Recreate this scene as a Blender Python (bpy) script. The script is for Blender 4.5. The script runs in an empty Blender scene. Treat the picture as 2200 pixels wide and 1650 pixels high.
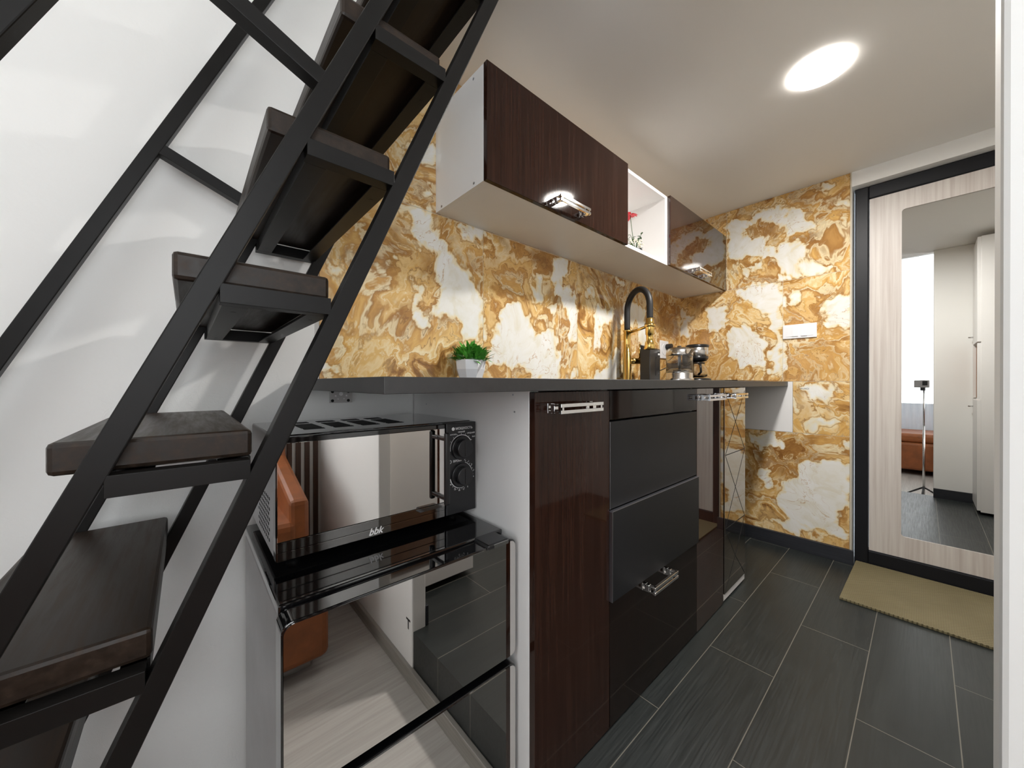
import bpy, bmesh, math, random
import numpy as np
from mathutils import Vector, Matrix

sc = bpy.context.scene
COL = sc.collection
random.seed(7)

# ---------------------------------------------------------------- camera
EYE = 0.9873
cam = bpy.data.cameras.new('camera')
cam.sensor_fit = 'HORIZONTAL'; cam.sensor_width = 36.0
cam.lens = 786.94 / 2200 * 36.0
cam.clip_start = 0.01; cam.clip_end = 50
cam_o = bpy.data.objects.new('camera', cam); COL.objects.link(cam_o)
cam_o.location = (0, 0, EYE)
cam_o.rotation_euler = (math.radians(90 - 0.1256), 0, math.radians(48.3504 - 90))
sc.camera = cam_o

# ---------------------------------------------------------------- world, exposure
w = bpy.data.worlds.new('sky'); sc.world = w; w.use_nodes = True
wn = w.node_tree.nodes; bg = wn['Background']
bg.inputs['Color'].default_value = (0.80, 0.90, 1.0, 1); bg.inputs['Strength'].default_value = 1.5
sc.view_settings.view_transform = 'Standard'
sc.view_settings.look = 'None'
sc.view_settings.gamma = 1.0
sc.view_settings.use_curve_mapping = False
sc.view_settings.exposure = 0.60
sc.cycles.use_denoising = True
sc.cycles.max_bounces = 10
sc.cycles.diffuse_bounces = 8
sc.cycles.glossy_bounces = 6
sc.cycles.transmission_bounces = 8
sc.cycles.caustics_reflective = False
sc.cycles.caustics_refractive = False
sc.cycles.sample_clamp_indirect = 6.0

WINDOW_STRENGTH = 1.7      # daylight on the window pane
WINDOW_2_STRENGTH = 3.6   # daylight on the pane of the side window
ROOM_FILL = 1.5           # added fill light under the room ceiling, behind the camera
LAMP_STRENGTH = 385.0       # kitchen ceiling lamp disc

# ---------------------------------------------------------------- node helpers
def new_mat(name):
    m = bpy.data.materials.new(name); m.use_nodes = True
    return m, m.node_tree, m.node_tree.nodes['Principled BSDF']

class NT:
    def __init__(s, nt): s.nt = nt; s.n = nt.nodes; s.l = nt.links
    def node(s, t, **kw):
        n = s.n.new(t)
        for k, v in kw.items(): setattr(n, k, v)
        return n
    def put(s, sock, v):
        if isinstance(v, bpy.types.NodeSocket): s.l.new(v, sock)
        elif isinstance(v, bpy.types.Node): s.l.new(v.outputs[0], sock)
        elif v is not None: sock.default_value = v
    def coord(s): return s.node('ShaderNodeTexCoord').outputs['Object']
    def mapping(s, v, scale=(1, 1, 1), loc=(0, 0, 0), rot=(0, 0, 0)):
        n = s.node('ShaderNodeMapping'); s.put(n.inputs['Vector'], v)
        n.inputs['Scale'].default_value = scale; n.inputs['Location'].default_value = loc
        n.inputs['Rotation'].default_value = rot
        return n.outputs[0]
    def noise(s, v, scale=5, detail=4, rough=.55, dist=0, out='Fac'):
        n = s.node('ShaderNodeTexNoise'); s.put(n.inputs['Vector'], v)
        n.inputs['Scale'].default_value = scale; n.inputs['Detail'].default_value = detail
        n.inputs['Roughness'].default_value = rough; n.inputs['Distortion'].default_value = dist
        return n.outputs[out]
    def math(s, op, a, b=None, c=None, clamp=False):
        n = s.node('ShaderNodeMath', operation=op, use_clamp=clamp)
        s.put(n.inputs[0], a)
        if b is not None: s.put(n.inputs[1], b)
        if c is not None: s.put(n.inputs[2], c)
        return n.outputs[0]
    def vmath(s, op, a, b=None, scale=None):
        n = s.node('ShaderNodeVectorMath', operation=op)
        s.put(n.inputs[0], a)
        if b is not None: s.put(n.inputs[1], b)
        if scale is not None: n.inputs['Scale'].default_value = scale
        return n.outputs[0]
    def smooth(s, v, a, b, lo=0.0, hi=1.0):
        n = s.node('ShaderNodeMapRange', interpolation_type='SMOOTHSTEP')
        s.put(n.inputs['Value'], v)
        n.inputs['From Min'].default_value = a; n.inputs['From Max'].default_value = b
        n.inputs['To Min'].default_value = lo; n.inputs['To Max'].default_value = hi
        return n.outputs[0]
    def ramp(s, v, stops):
        n = s.node('ShaderNodeValToRGB'); s.put(n.inputs[0], v)
        e = n.color_ramp.elements
        while len(e) < len(stops): e.new(0.5)
        for k, (p, c) in enumerate(stops):
            e[k].position = p; e[k].color = (*c, 1)
        return n.outputs[0]
    def mix(s, f, a, b, mode='MIX'):
        n = s.node('ShaderNodeMix', data_type='RGBA', blend_type=mode)
        s.put(n.inputs[0], f)
        s.put(n.inputs[6], (*a, 1) if isinstance(a, tuple) else a)
        s.put(n.inputs[7], (*b, 1) if isinstance(b, tuple) else b)
        return n.outputs[2]
    def bump(s, h, strength=.2, dist=.002):
        n = s.node('ShaderNodeBump'); s.put(n.inputs['Height'], h)
        n.inputs['Strength'].default_value = strength; n.inputs['Distance'].default_value = dist
        return n.outputs[0]
    def attr(s, name):
        return s.node('ShaderNodeAttribute', attribute_name=name).outputs['Fac']

def pset(b, **kw):
    for k, v in kw.items():
        i = b.inputs[k.replace('_', ' ')]
        i.default_value = (*v, 1) if isinstance(v, tuple) and len(v) == 3 and i.type == 'RGBA' else v

def plain(name, col, rough=.5, metal=0.0, var=.06, vscale=6.0, bump=0.0, bscale=120.0, stretch=(1, 1, 1), **kw):
    """colour with a slight procedural variation and optional fine bump"""
    m, nt, b = new_mat(name); t = NT(nt)
    v = t.mapping(t.coord(), scale=stretch)
    n = t.noise(v, vscale, 5, .6)
    c2 = tuple(min(1.0, c * (1 + var)) for c in col); c1 = tuple(c * (1 - var) for c in col)
    t.put(b.inputs['Base Color'], t.ramp(n, [(.3, c1), (.7, c2)]))
    pset(b, Roughness=rough, Metallic=metal, **kw)
    if bump: t.put(b.inputs['Normal'], t.bump(t.noise(v, bscale, 3, .6), bump, .002))
    return m

def emissive(name, col, strength):
    m, nt, b = new_mat(name); t = NT(nt)
    n = t.noise(t.coord(), 2.0, 1)
    t.put(b.inputs['Emission Color'], t.ramp(n, [(.0, tuple(c * .97 for c in col)), (1, col)]))
    pset(b, Base_Color=(.8, .8, .8), Emission_Strength=strength, Roughness=.6)
    return m

# ---------------------------------------------------------------- materials
M = {}
def wall_paint(name, col, bump, bs, trowel=0.0):
    m, nt, b = new_mat(name); t = NT(nt); v = t.coord()
    n = t.noise(v, 1.3, 3, .5)
    t.put(b.inputs['Base Color'], t.ramp(n, [(.3, tuple(c * .97 for c in col)), (.7, col)]))
    h = t.noise(v, bs, 4, .6)
    if trowel:
        k = t.noise(t.vmath('ADD', v, t.vmath('SCALE', t.noise(v, 6, 3, .6, 0, 'Color'), scale=.25)), 16, 5, .65, 1.2)
        ridge = t.smooth(t.math('ABSOLUTE', t.math('SUBTRACT', k, .5)), 0, .05, 1, 0)
        sp = t.node('ShaderNodeSeparateXYZ'); t.put(sp.inputs[0], v)
        low = t.math('MULTIPLY', t.smooth(sp.outputs['Z'], 1.15, 1.40, 1, 0), t.smooth(sp.outputs['X'], -.50, -.20))
        h = t.math('ADD', h, t.math('MULTIPLY', t.math('MULTIPLY', ridge, low), trowel))
    t.put(b.inputs['Normal'], t.bump(h, bump, .003))
    pset(b, Roughness=.75)
    return m
M['wall'] = wall_paint('white_wall_paint', (.88, .88, .86), .05, 160)
M['plaster'] = wall_paint('white_rough_plaster', (.87, .87, .855), .16, 60, 1.2)
M['ceiling'] = wall_paint('ceiling_paint', (.87, .86, .83), .03, 200)
M['white_lam'] = plain('white_laminate', (.80, .79, .78), .35, var=.015)
M['steel'] = plain('black_powder_coated_steel', (.0062, .0056, .0052), .40, var=.15, vscale=20, bump=.03, bscale=400, Specular_IOR_Level=.20)
def tread_mat():
    m, nt, b = new_mat('dark_stained_wood'); t = NT(nt)
    v = t.mapping(t.coord(), scale=(30, 2.2, 30))
    n = t.noise(v, 3.0, 6, .65)
    t.put(b.inputs['Base Color'], t.ramp(n, [(.25, (.011, .0078, .006)), (.55, (.024, .0155, .0105)), (.8, (.048, .029, .018))]))
    t.put(b.inputs['Roughness'], t.smooth(n, .3, .8, .34, .52))
    t.put(b.inputs['Normal'], t.bump(n, .12, .001))
    pset(b, Specular_IOR_Level=.26)
    return m
M['tread'] = tread_mat()
def wenge(name, a, c, coat=.0, ior=1.42, rough=.05):
    m, nt, b = new_mat(name); t = NT(nt)
    v = t.mapping(t.coord(), scale=(34, 34, 1.1))
    n = t.noise(v, 2.6, 6, .6, .4)
    f = t.noise(t.mapping(t.coord(), scale=(300, 300, 4)), 2, 3, .6)
    k = t.math('ADD', t.math('MULTIPLY', n, .75), t.math('MULTIPLY', f, .25))
    mid = tuple((x + y) / 2 for x, y in zip(a, c))
    t.put(b.inputs['Base Color'], t.ramp(k, [(.32, a), (.52, mid), (.62, c), (.66, mid)]))
    if coat < .01: pset(b, Specular_IOR_Level=.36)
    pset(b, Roughness=rough, IOR=ior, Coat_Weight=coat, Coat_Roughness=.02, Coat_IOR=1.55)
    return m
M['wenge'] = wenge('glossy_wenge_front', (.016, .0062, .004), (.036, .0150, .0095))
M['wenge_gloss'] = wenge('high_gloss_wenge_front', (.016, .0062, .004), (.048, .020, .0125), .6, 1.62, .025)
M['wenge_dark'] = wenge('glossy_dark_wenge_front', (.006, .0035, .003), (.016, .0085, .006))
M['matte_black'] = plain('matte_charcoal_front', (.0105, .0108, .0125), .48, var=.08, Specular_IOR_Level=.32, bump=.02, bscale=500)
M['counter'] = plain('charcoal_worktop', (.028, .027, .027), .42, var=.12, vscale=60, bump=.04, bscale=500)
M['chrome'] = plain('polished_chrome', (.82, .82, .83), .06, 1.0, var=.02)
M['alu'] = plain('brushed_aluminium_edge', (.48, .49, .55), .3, 1.0, var=.04)
M['gold'] = plain('polished_gold', (.86, .60, .20), .12, 1.0, var=.03)
M['steel_shiny'] = plain('brushed_stainless_steel', (.62, .61, .60), .22, 1.0, var=.05, vscale=80, stretch=(1, 1, .02))
M['rubber'] = plain('black_rubber', (.012, .012, .013), .5, var=.1)
M['black_plastic'] = plain('black_plastic', (.012, .012, .013), .28, var=.1)
M['black_gloss'] = plain('black_gloss_glass', (.004, .004, .0045), .045, var=.1, Coat_Weight=.6, IOR=1.6)
M['void'] = plain('black_opening', (.003, .003, .003), .8, var=.1)
M['mirror'] = plain('mirror_glass', (.80, .81, .80), .0, 1.0, var=.005)
M['tinted_mirror'] = plain('tinted_mirror_glass', (.72, .70, .68), .012, 1.0, var=.01)
M['smoked_mirror'] = plain('smoked_mirror_glass', (.34, .33, .32), .02, 1.0, var=.01)
M['dark_gloss_mirror'] = plain('bronze_mirror_front', (.42, .38, .34), .03, 1.0, var=.02)
M['grey_metal'] = plain('grey_painted_metal', (.42, .41, .41), .35, .3, var=.06, vscale=14)
M['white_plastic'] = plain('white_plastic', (.82, .82, .84), .3, var=.01)
M['print'] = plain('white_printing', (.75, .75, .75), .6, var=.01)
M['dark_print'] = plain('black_printing', (.03, .03, .03), .6, var=.01)
M['door_frame'] = plain('anthracite_metal_frame', (.0065, .007, .0095), .45, var=.12, bump=.03, bscale=300, Specular_IOR_Level=.28)
def ash():
    m, nt, b = new_mat('pale_ash_door_panel'); t = NT(nt)
    v = t.mapping(t.coord(), scale=(40, 40, .9))
    n = t.noise(v, 1.8, 6, .6, .3)
    t.put(b.inputs['Base Color'], t.ramp(n, [(.3, (.50, .44, .40)), (.5, (.60, .55, .51)), (.7, (.68, .64, .59))]))
    pset(b, Roughness=.45)
    t.put(b.inputs['Normal'], t.bump(n, .05, .001))
    return m
M['ash'] = ash()
def floor_tile():
    m, nt, b = new_mat('dark_wood_look_tiles'); t = NT(nt); v = t.coord()
    br = t.node('ShaderNodeTexBrick', offset=.5, offset_frequency=2)
    t.put(br.inputs['Vector'], t.mapping(v, loc=(.3124 + .8065 * 4, .068 + .2004 * 10, 0)))
    for k, x in (('Scale', 1.0), ('Mortar Size', .0013), ('Mortar Smooth', .1), ('Bias', 0.0), ('Brick Width', .8065), ('Row Height', .2004)):
        br.inputs[k].default_value = x
    br.inputs['Color1'].default_value = (.25, .25, .25, 1); br.inputs['Color2'].default_value = (.75, .75, .75, 1)
    g = t.noise(t.mapping(v, scale=(2.4, 85, 30)), 2.4, 8, .70, .3)
    g2 = t.noise(t.mapping(v, scale=(1.2, 5, 5)), 2.0, 3, .5, 1.0)
    k = t.math('ADD', t.math('MULTIPLY', g, .62), t.math('MULTIPLY', g2, .38))
    k = t.math('ADD', k, t.math('MULTIPLY', t.math('SUBTRACT', br.outputs['Color'], .5), .10))
    body = t.ramp(k, [(.22, (.0085, .0105, .0105)), (.50, (.0180, .0216, .0214)), (.78, (.034, .0395, .0385))])
    t.put(b.inputs['Base Color'], t.mix(br.outputs['Fac'], body, (.16, .15, .125)))
    t.put(b.inputs['Roughness'], t.smooth(g, .3, .7, .30, .46))
    hb = t.math('SUBTRACT', t.math('MULTIPLY', g, .5), t.math('MULTIPLY', br.outputs['Fac'], 1.0))
    t.put(b.inputs['Normal'], t.bump(hb, .14, .0016))
    return m
M['floor_tile'] = floor_tile()
M['dark_base'] = plain('dark_tile_skirting', (.022, .024, .030), .42, var=.35, vscale=3, stretch=(6, 1.2, 34), bump=.1, bscale=20)
def laminate(name, cols, sx=(1.2, 26, 26)):
    m, nt, b = new_mat(name); t = NT(nt); v = t.coord()
    g = t.noise(t.mapping(v, scale=sx), 1.6, 6, .6, .8)
    t.put(b.inputs['Base Color'], t.ramp(g, [(.3, cols[0]), (.5, cols[1]), (.7, cols[2])]))
    pset(b, Roughness=.42)
    return m
M['laminate'] = laminate('pale_grey_laminate', [(.42, .40, .375), (.50, .48, .45), (.57, .55, .52)])
M['grey_skirting'] = laminate('grey_wood_skirting', [(.22, .21, .19), (.30, .28, .25), (.36, .34, .31)], (26, 1.4, 26))
def mat_weave():
    m, nt, b = new_mat('beige_ribbed_mat'); t = NT(nt); v = t.coord()
    a = t.mapping(v, scale=(105, 105, 1), rot=(0, 0, math.radians(45)))
    ch = t.node('ShaderNodeTexVoronoi', distance='CHEBYCHEV', feature='F1'); t.put(ch.inputs['Vector'], a)
    ch.inputs['Scale'].default_value = 1.0; ch.inputs['Randomness'].default_value = 0.0
    d = ch.outputs['Distance']
    n = t.noise(v, 5, 3)
    c = t.ramp(n, [(.3, (.205, .172, .090)), (.7, (.265, .226, .125))])
    t.put(b.inputs['Base Color'], t.mix(t.smooth(d, .3, .5), c, (.085, .066, .030)))
    t.put(b.inputs['Normal'], t.bump(t.math('SUBTRACT', 1.0, d), .7, .003))
    pset(b, Roughness=.6)
    return m
M['mat'] = mat_weave()
M['leather'] = plain('rust_orange_leather', (.27, .082, .022), .5, var=.22, vscale=12, bump=.12, bscale=90)
M['slat'] = plain('brown_wood_slats', (.055, .025, .014), .45, var=.3, vscale=4, stretch=(30, 30, 1))
M['curtain'] = plain('white_sheer_curtain', (.78, .82, .90), .8, var=.03)
M['frame_white'] = plain('white_window_frame', (.80, .80, .80), .4, var=.01)
M['niche'] = plain('brown_wood_niche', (.30, .14, .06), .45, var=.2, vscale=3, stretch=(20, 20, 1))
M['leaf'] = plain('green_leaves', (.085, .33, .040), .38, var=.6, vscale=28)
M['leaf_dark'] = plain('dark_green_leaves', (.03, .085, .02), .45, var=.5, vscale=40)
M['petal_red'] = plain('red_petals', (.72, .05, .07), .5, var=.15)
M['petal_white'] = plain('cream_blossoms', (.80, .74, .58), .5, var=.05)
M['soil'] = plain('dark_soil', (.02, .014, .01), .9, var=.4, vscale=90)
M['glow'] = emissive('lamp_diffuser_light', (1.0, .965, .92), LAMP_STRENGTH)
M['lamp_rim'] = plain('white_lamp_rim', (.85, .85, .84), .35, var=.01, Emission_Color=(1, .94, .88), Emission_Strength=9.0)
M['pane'] = emissive('bright_daylight_pane', (.93, .97, 1.0), WINDOW_STRENGTH)
M['pane_side'] = emissive('bright_side_window_pane', (.93, .97, 1.0), WINDOW_2_STRENGTH)
M['fill_glow'] = emissive('room_fill_light', (1.0, .93, .86), ROOM_FILL)
def glass(name, col=(.97, .98, .98), rough=.0):
    m, nt, b = new_mat(name); t = NT(nt)
    n = t.noise(t.coord(), 3, 2)
    t.put(b.inputs['Base Color'], t.ramp(n, [(.3, tuple(c * .98 for c in col)), (.7, col)]))
    pset(b, Roughness=rough, Transmission_Weight=1.0, IOR=1.45)
    return m
M['glass'] = glass('clear_glass')

def onyx():
    m, nt, b = new_mat('onyx_look_marble_tile'); t = NT(nt)
    pale = t.attr('pale'); deep = t.attr('deep'); shift = t.attr('shift')
    cmb = t.node('ShaderNodeCombineXYZ'); t.put(cmb.inputs[0], shift); t.put(cmb.inputs[1], shift)
    v = t.vmath('ADD', t.coord(), cmb.outputs[0])
    def warp(p, scale, amt, det=3):
        return t.vmath('ADD', p, t.vmath('SCALE', t.vmath('SUBTRACT', t.noise(p, scale, det, .5, 0, 'Color'), (.5, .5, .5)), scale=amt))
    v1 = warp(v, 1.9, .55, 2)
    v2 = warp(v1, 5.5, .20, 4)
    v3 = warp(v2, 20.0, .050, 4)
    flow = t.noise(v3, 2.0, 6, .54)                 # slow field whose contour bands make the agate layers
    med = t.noise(v2, 6.0, 3, .5)
    edge = t.noise(v3, 15.0, 5, .58)
    s = t.math('ADD', t.math('ADD', pale, t.math('MULTIPLY', t.math('SUBTRACT', edge, .5), .75)), t.math('MULTIPLY', t.math('SUBTRACT', med, .5), .95))
    white = t.smooth(s, .47, .72)
    k = t.smooth(flow, .27, .73)
    k.node.interpolation_type = 'LINEAR'
    DK, BR, AM, HO, LI, CR = (.22, .095, .026), (.38, .185, .054), (.56, .305, .092), (.70, .42, .135), (.78, .54, .24), (.86, .74, .48)
    seq = [HO, AM, LI, AM, CR, HO, AM, BR, AM, CR, LI, HO, LI, AM, BR, CR, AM, HO, LI, CR, HO, AM, DK, BR, HO, CR, LI, AM, HO]
    honey = t.ramp(k, [((i + (.22 if c in (CR, DK) else 0)) / (len(seq) - 1) if i < len(seq) - 1 else 1.0, c) for i, c in enumerate(seq)])
    # broad soft tone so that neighbouring layers drift between honey and brown
    tone = t.noise(v1, 3.1, 3, .5)
    honey = t.mix(t.smooth(tone, .50, .68, 0, .55), honey, AM)
    honey = t.mix(t.smooth(tone, .34, .46, .50, 0), honey, LI)
    honey = t.mix(t.smooth(deep, .2, .9, 0, .70), honey, t.ramp(edge, [(.36, DK), (.62, BR)]))
    # hairline veins along the layers
    fr = t.math('ABSOLUTE', t.math('SUBTRACT', t.math('FRACT', t.math('MULTIPLY', flow, 26.0)), .5))
    vm = t.smooth(med, .42, .58)
    honey = t.mix(t.math('MULTIPLY', t.smooth(fr, .0, .10, .75, 0), vm), honey, (.24, .11, .036))
    fr2 = t.math('ABSOLUTE', t.math('SUBTRACT', t.math('FRACT', t.math('ADD', t.math('MULTIPLY', flow, 20.0), .3)), .5))
    honey = t.mix(t.math('MULTIPLY', t.smooth(fr2, .0, .10, .8, 0), t.math('SUBTRACT', 1.0, vm)), honey, (.84, .70, .43))
    milk = t.ramp(edge, [(.30, (.74, .69, .56)), (.5, (.81, .79, .73)), (.7, (.84, .83, .80))])
    fine = t.math('MULTIPLY', t.smooth(fr, .0, .07, 1, 0), t.smooth(tone, .52, .60, 0, .75))
    milk = t.mix(fine, milk, (.50, .29, .11))
    halo = t.smooth(s, .44, .56)
    c = t.mix(halo, honey, (.82, .70, .44))
    c = t.mix(white, c, milk)
    rim = t.math('MULTIPLY', t.smooth(s, .33, .43), t.smooth(s, .43, .50, 1, 0))
    c = t.mix(t.math('MULTIPLY', rim, .55), c, (.33, .155, .042))
    t.put(b.inputs['Base Color'], c)
    pset(b, Roughness=.045, IOR=1.5)
    return m
M['onyx'] = onyx()
M['grout'] = plain('pale_tile_edge', (.62, .56, .44), .6, var=.03)

# ---------------------------------------------------------------- mesh helpers
WORLD = {}            # world origin of every object
def org(o): return WORLD.get(o.name, Vector((0, 0, 0)))

def bm_new(): return bmesh.new()
def box(bm, x0, x1, y0, y1, z0, z1, bev=0.0, seg=2):
    r = bmesh.ops.create_cube(bm, size=1.0)
    vs = r['verts']
    sx, sy, sz = x1 - x0, y1 - y0, z1 - z0
    for v in vs:
        v.co = Vector((x0 + (v.co.x + .5) * sx, y0 + (v.co.y + .5) * sy, z0 + (v.co.z + .5) * sz))
    if bev > 0:
        es = set(e for v in vs for e in v.link_edges)
        bmesh.ops.bevel(bm, geom=list(es), offset=min(bev, .45 * min(abs(sx), abs(sy), abs(sz))), segments=seg, affect='EDGES', profile=.5)
    return bm
def prism(bm, pts, y0, y1, axis='y', bev=0.0):
    """polygon pts in the plane perpendicular to axis, extruded y0..y1"""
    def mk(p, k):
        return {'y': (p[0], k, p[1]), 'x': (k, p[0], p[1]), 'z': (p[0], p[1], k)}[axis]
    a = [bm.verts.new(mk(p, y0)) for p in pts]; c = [bm.verts.new(mk(p, y1)) for p in pts]
    n = len(pts); fs = [bm.faces.new(a), bm.faces.new(c[::-1])]
    for i in range(n): fs.append(bm.faces.new((a[i], c[i], c[(i + 1) % n], a[(i + 1) % n])))
    bmesh.ops.recalc_face_normals(bm, faces=fs)
    if bev > 0:
        es = set(e for f in fs for e in f.edges)
        bmesh.ops.bevel(bm, geom=list(es), offset=bev, segments=2, affect='EDGES', profile=.5)
    return bm
def beam(bm, p, q, wid, y0, y1, bev=.0015):
    """square bar in the XZ plane from p to q, width wid, between y0 and y1"""
    d = Vector((q[0] - p[0], q[1] - p[1])).normalized(); n = Vector((-d.y, d.x)) * (wid / 2)
    pts = [(p[0] + n.x, p[1] + n.y), (q[0] + n.x, q[1] + n.y), (q[0] - n.x, q[1] - n.y), (p[0] - n.x, p[1] - n.y)]
    return prism(bm, pts, y0, y1, 'y', bev)
def lathe(bm, prof, c, seg=40, cap=True):
    """prof: list of (r, z)"""
    rings = []
    for r, z in prof:
        rings.append([bm.verts.new((c[0] + r * math.cos(2 * math.pi * i / seg), c[1] + r * math.sin(2 * math.pi * i / seg), c[2] + z)) for i in range(seg)])
    fs = []
    for a, d in zip(rings, rings[1:]):
        for i in range(seg): fs.append(bm.faces.new((a[i], a[(i + 1) % seg], d[(i + 1) % seg], d[i])))
    if cap:
        if prof[0][0] > 1e-5: fs.append(bm.faces.new(rings[0][::-1]))
        if prof[-1][0] > 1e-5: fs.append(bm.faces.new(rings[-1]))
    for f in fs: f.smooth = True
    bmesh.ops.recalc_face_normals(bm, faces=fs)
    return bm
def tube(bm, pts, r, seg=16, cap=True):
    pts = [Vector(p) for p in pts]; rings = []
    up = Vector((0.13, 0.31, .94)).normalized(); prev = None
    for i, p in enumerate(pts):
        d = (pts[min(i + 1, len(pts) - 1)] - pts[max(i - 1, 0)]).normalized()
        if prev is None:
            a = d.cross(up)
            if a.length < .2: a = d.cross(Vector((1, 0, 0)))
        else: a = prev - d * prev.dot(d)
        a.normalize(); prev = a; b_ = d.cross(a)
        rr = r[i] if isinstance(r, (list, tuple)) else r
        rings.append([bm.verts.new(p + (a * math.cos(2 * math.pi * k / seg) + b_ * math.sin(2 * math.pi * k / seg)) * rr) for k in range(seg)])
    fs = []
    for a, c in zip(rings, rings[1:]):
        for k in range(seg): fs.append(bm.faces.new((a[k], a[(k + 1) % seg], c[(k + 1) % seg], c[k])))
    for f in fs: f.smooth = True
    if cap: fs += [bm.faces.new(rings[0][::-1]), bm.faces.new(rings[-1])]
    bmesh.ops.recalc_face_normals(bm, faces=fs)
    return bm

def tag(o, label=None, cat=None, group=None, kind=None):
    if label: o['label'] = label
    if cat: o['category'] = cat
    if group: o['group'] = group
    if kind: o['kind'] = kind
    return o
def thing(name, loc, label, cat, group=None, kind=None):
    o = bpy.data.objects.new(name, None); COL.objects.link(o)
    o.location = loc; o.empty_display_size = .05
    WORLD[o.name] = Vector(loc)
    return tag(o, label, cat, group, kind)
def obj(name, bm, mat, parent=None, label=None, smooth=False):
    me = bpy.data.meshes.new(name); bm.normal_update()
    if parent is not None: base = org(parent)
    else:
        lo = [min(v.co[k] for v in bm.verts) for k in range(3)]; hi = [max(v.co[k] for v in bm.verts) for k in range(3)]
        base = Vector(((lo[0] + hi[0]) / 2, (lo[1] + hi[1]) / 2, lo[2]))
    bmesh.ops.translate(bm, verts=bm.verts[:], vec=-base)
    if smooth:
        for f in bm.faces: f.smooth = True
    bm.to_mesh(me); bm.free()
    me.materials.append(M[mat])
    o = bpy.data.objects.new(name, me); COL.objects.link(o)
    if parent is not None: o.parent = parent
    else: o.location = base
    WORLD[o.name] = base
    if label: o['label'] = label
    return o
def split(name, bm, mat, parent, label=None):
    """one object per loose piece"""
    left = set(bm.faces); out = []
    while left:
        stack = [left.pop()]; isl = []
        while stack:
            f = stack.pop(); isl.append(f)
            for v in f.verts:
                for g in v.link_faces:
                    if g in left: left.remove(g); stack.append(g)
        nb = bmesh.new(); mp_ = {}
        for f in isl:
            for v in f.verts:
                if v not in mp_: mp_[v] = nb.verts.new(v.co)
        for f in isl: nb.faces.new([mp_[v] for v in f.verts]).smooth = f.smooth
        out.append(obj(name, nb, mat, parent, label))
    bm.free(); return out
def B(name, dims, mat, parent=None, bev=.0, label=None):
    return obj(name, box(bm_new(), *dims, bev), mat, parent, label)
def struct(name, boxes, mat, bev=0.0):
    bm = bm_new()
    for d in boxes: box(bm, *d, bev)
    me_o = obj(name, bm, mat); return tag(me_o, kind='structure')
def text(name, body, size, loc, xdir, ydir, mat, parent, align='CENTER', depth=.0002, shear=0.0, fat=0.0):
    cu = bpy.data.curves.new(name, 'FONT'); cu.body = body; cu.size = size
    cu.align_x = align; cu.align_y = 'CENTER'; cu.extrude = depth; cu.shear = shear; cu.offset = fat
    tmp = bpy.data.objects.new(name + '_tmp', cu); COL.objects.link(tmp)
    bpy.context.view_layer.update()
    me = bpy.data.meshes.new_from_object(tmp.evaluated_get(bpy.context.evaluated_depsgraph_get()))
    bpy.data.objects.remove(tmp); bpy.data.curves.remove(cu)
    x = Vector(xdir).normalized(); y = Vector(ydir).normalized(); z = x.cross(y)
    mw = Matrix(((x.x, y.x, z.x, loc[0]), (x.y, y.y, z.y, loc[1]), (x.z, y.z, z.z, loc[2]), (0, 0, 0, 1)))
    me.transform(mw)
    me.transform(Matrix.Translation(-org(parent)))
    me.materials.clear(); me.materials.append(M[mat]); me.name = name
    o = bpy.data.objects.new(name, me); COL.objects.link(o); o.parent = parent
    WORLD[o.name] = org(parent)
    return o

# ================================================================ SETTING
YW, XE, ZC = 1.188, 2.712, 2.1355         # tiled back wall face, end wall face, kitchen ceiling
ZL = -0.20                                # lower floor of the living room
XP0, XP1 = .667, .727                     # partition wall
XW = -2.4; YF = -1.05; ZT = 3.3           # window wall, front wall, upper ceiling
f = struct('floor', [(XP0 + .005, 2.95, -.90, .62, ZL - .02, 0), (.62, 2.95, .62, 1.30, ZL - .02, 0)], 'floor_tile')
struct('floor_lower', [(XW - .1, XP0, YF - .1, .62, ZL - .15, ZL), (XW - .1, .62, .62, 1.30, ZL - .15, ZL)], 'laminate')
# ceiling of the kitchen = underside of the loft
struct('ceiling', [(.63, 2.95, -1.15, 1.30, ZC, ZC + .16)], 'ceiling')
struct('ceiling_upper', [(XW - .1, 2.95, -1.15, 1.30, ZT, ZT + .1)], 'ceiling')
wb = struct('wall_back', [(XW - .1, 2.95, 1.196, 1.30, ZL - .1, ZT)], 'plaster')
ew = struct('wall_end', [(2.72, 2.95, .262, 1.20, -.02, ZT), (2.712, 2.95, -.90, .268, 2.0567, ZC),
                    (2.72, 2.95, -.90, .268, ZC, ZT), (2.712, 2.95, -1.1, -.62, -.02, 2.0567)], 'wall')
wi = struct('wall_partition', [(XP0, XP1, -1.10, -.056, ZL, ZC)], 'wall', .006)
VX0, VX1, VZ0, VZ1 = -.50, .30, .66, 2.45
struct('wall_front', [(XW - .1, VX0, YF - .1, YF, ZL - .1, ZT), (VX1, XP0, YF - .1, YF, ZL - .1, ZT),
                      (VX0, VX1, YF - .1, YF, ZL - .1, VZ0), (VX0, VX1, YF - .1, YF, VZ1, ZT), (XP1 + .001, 2.95, -1.15, -.85, -.02, ZC), (XP0, 2.95, -1.15, -1.05, ZC, ZT)], 'wall')
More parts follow.
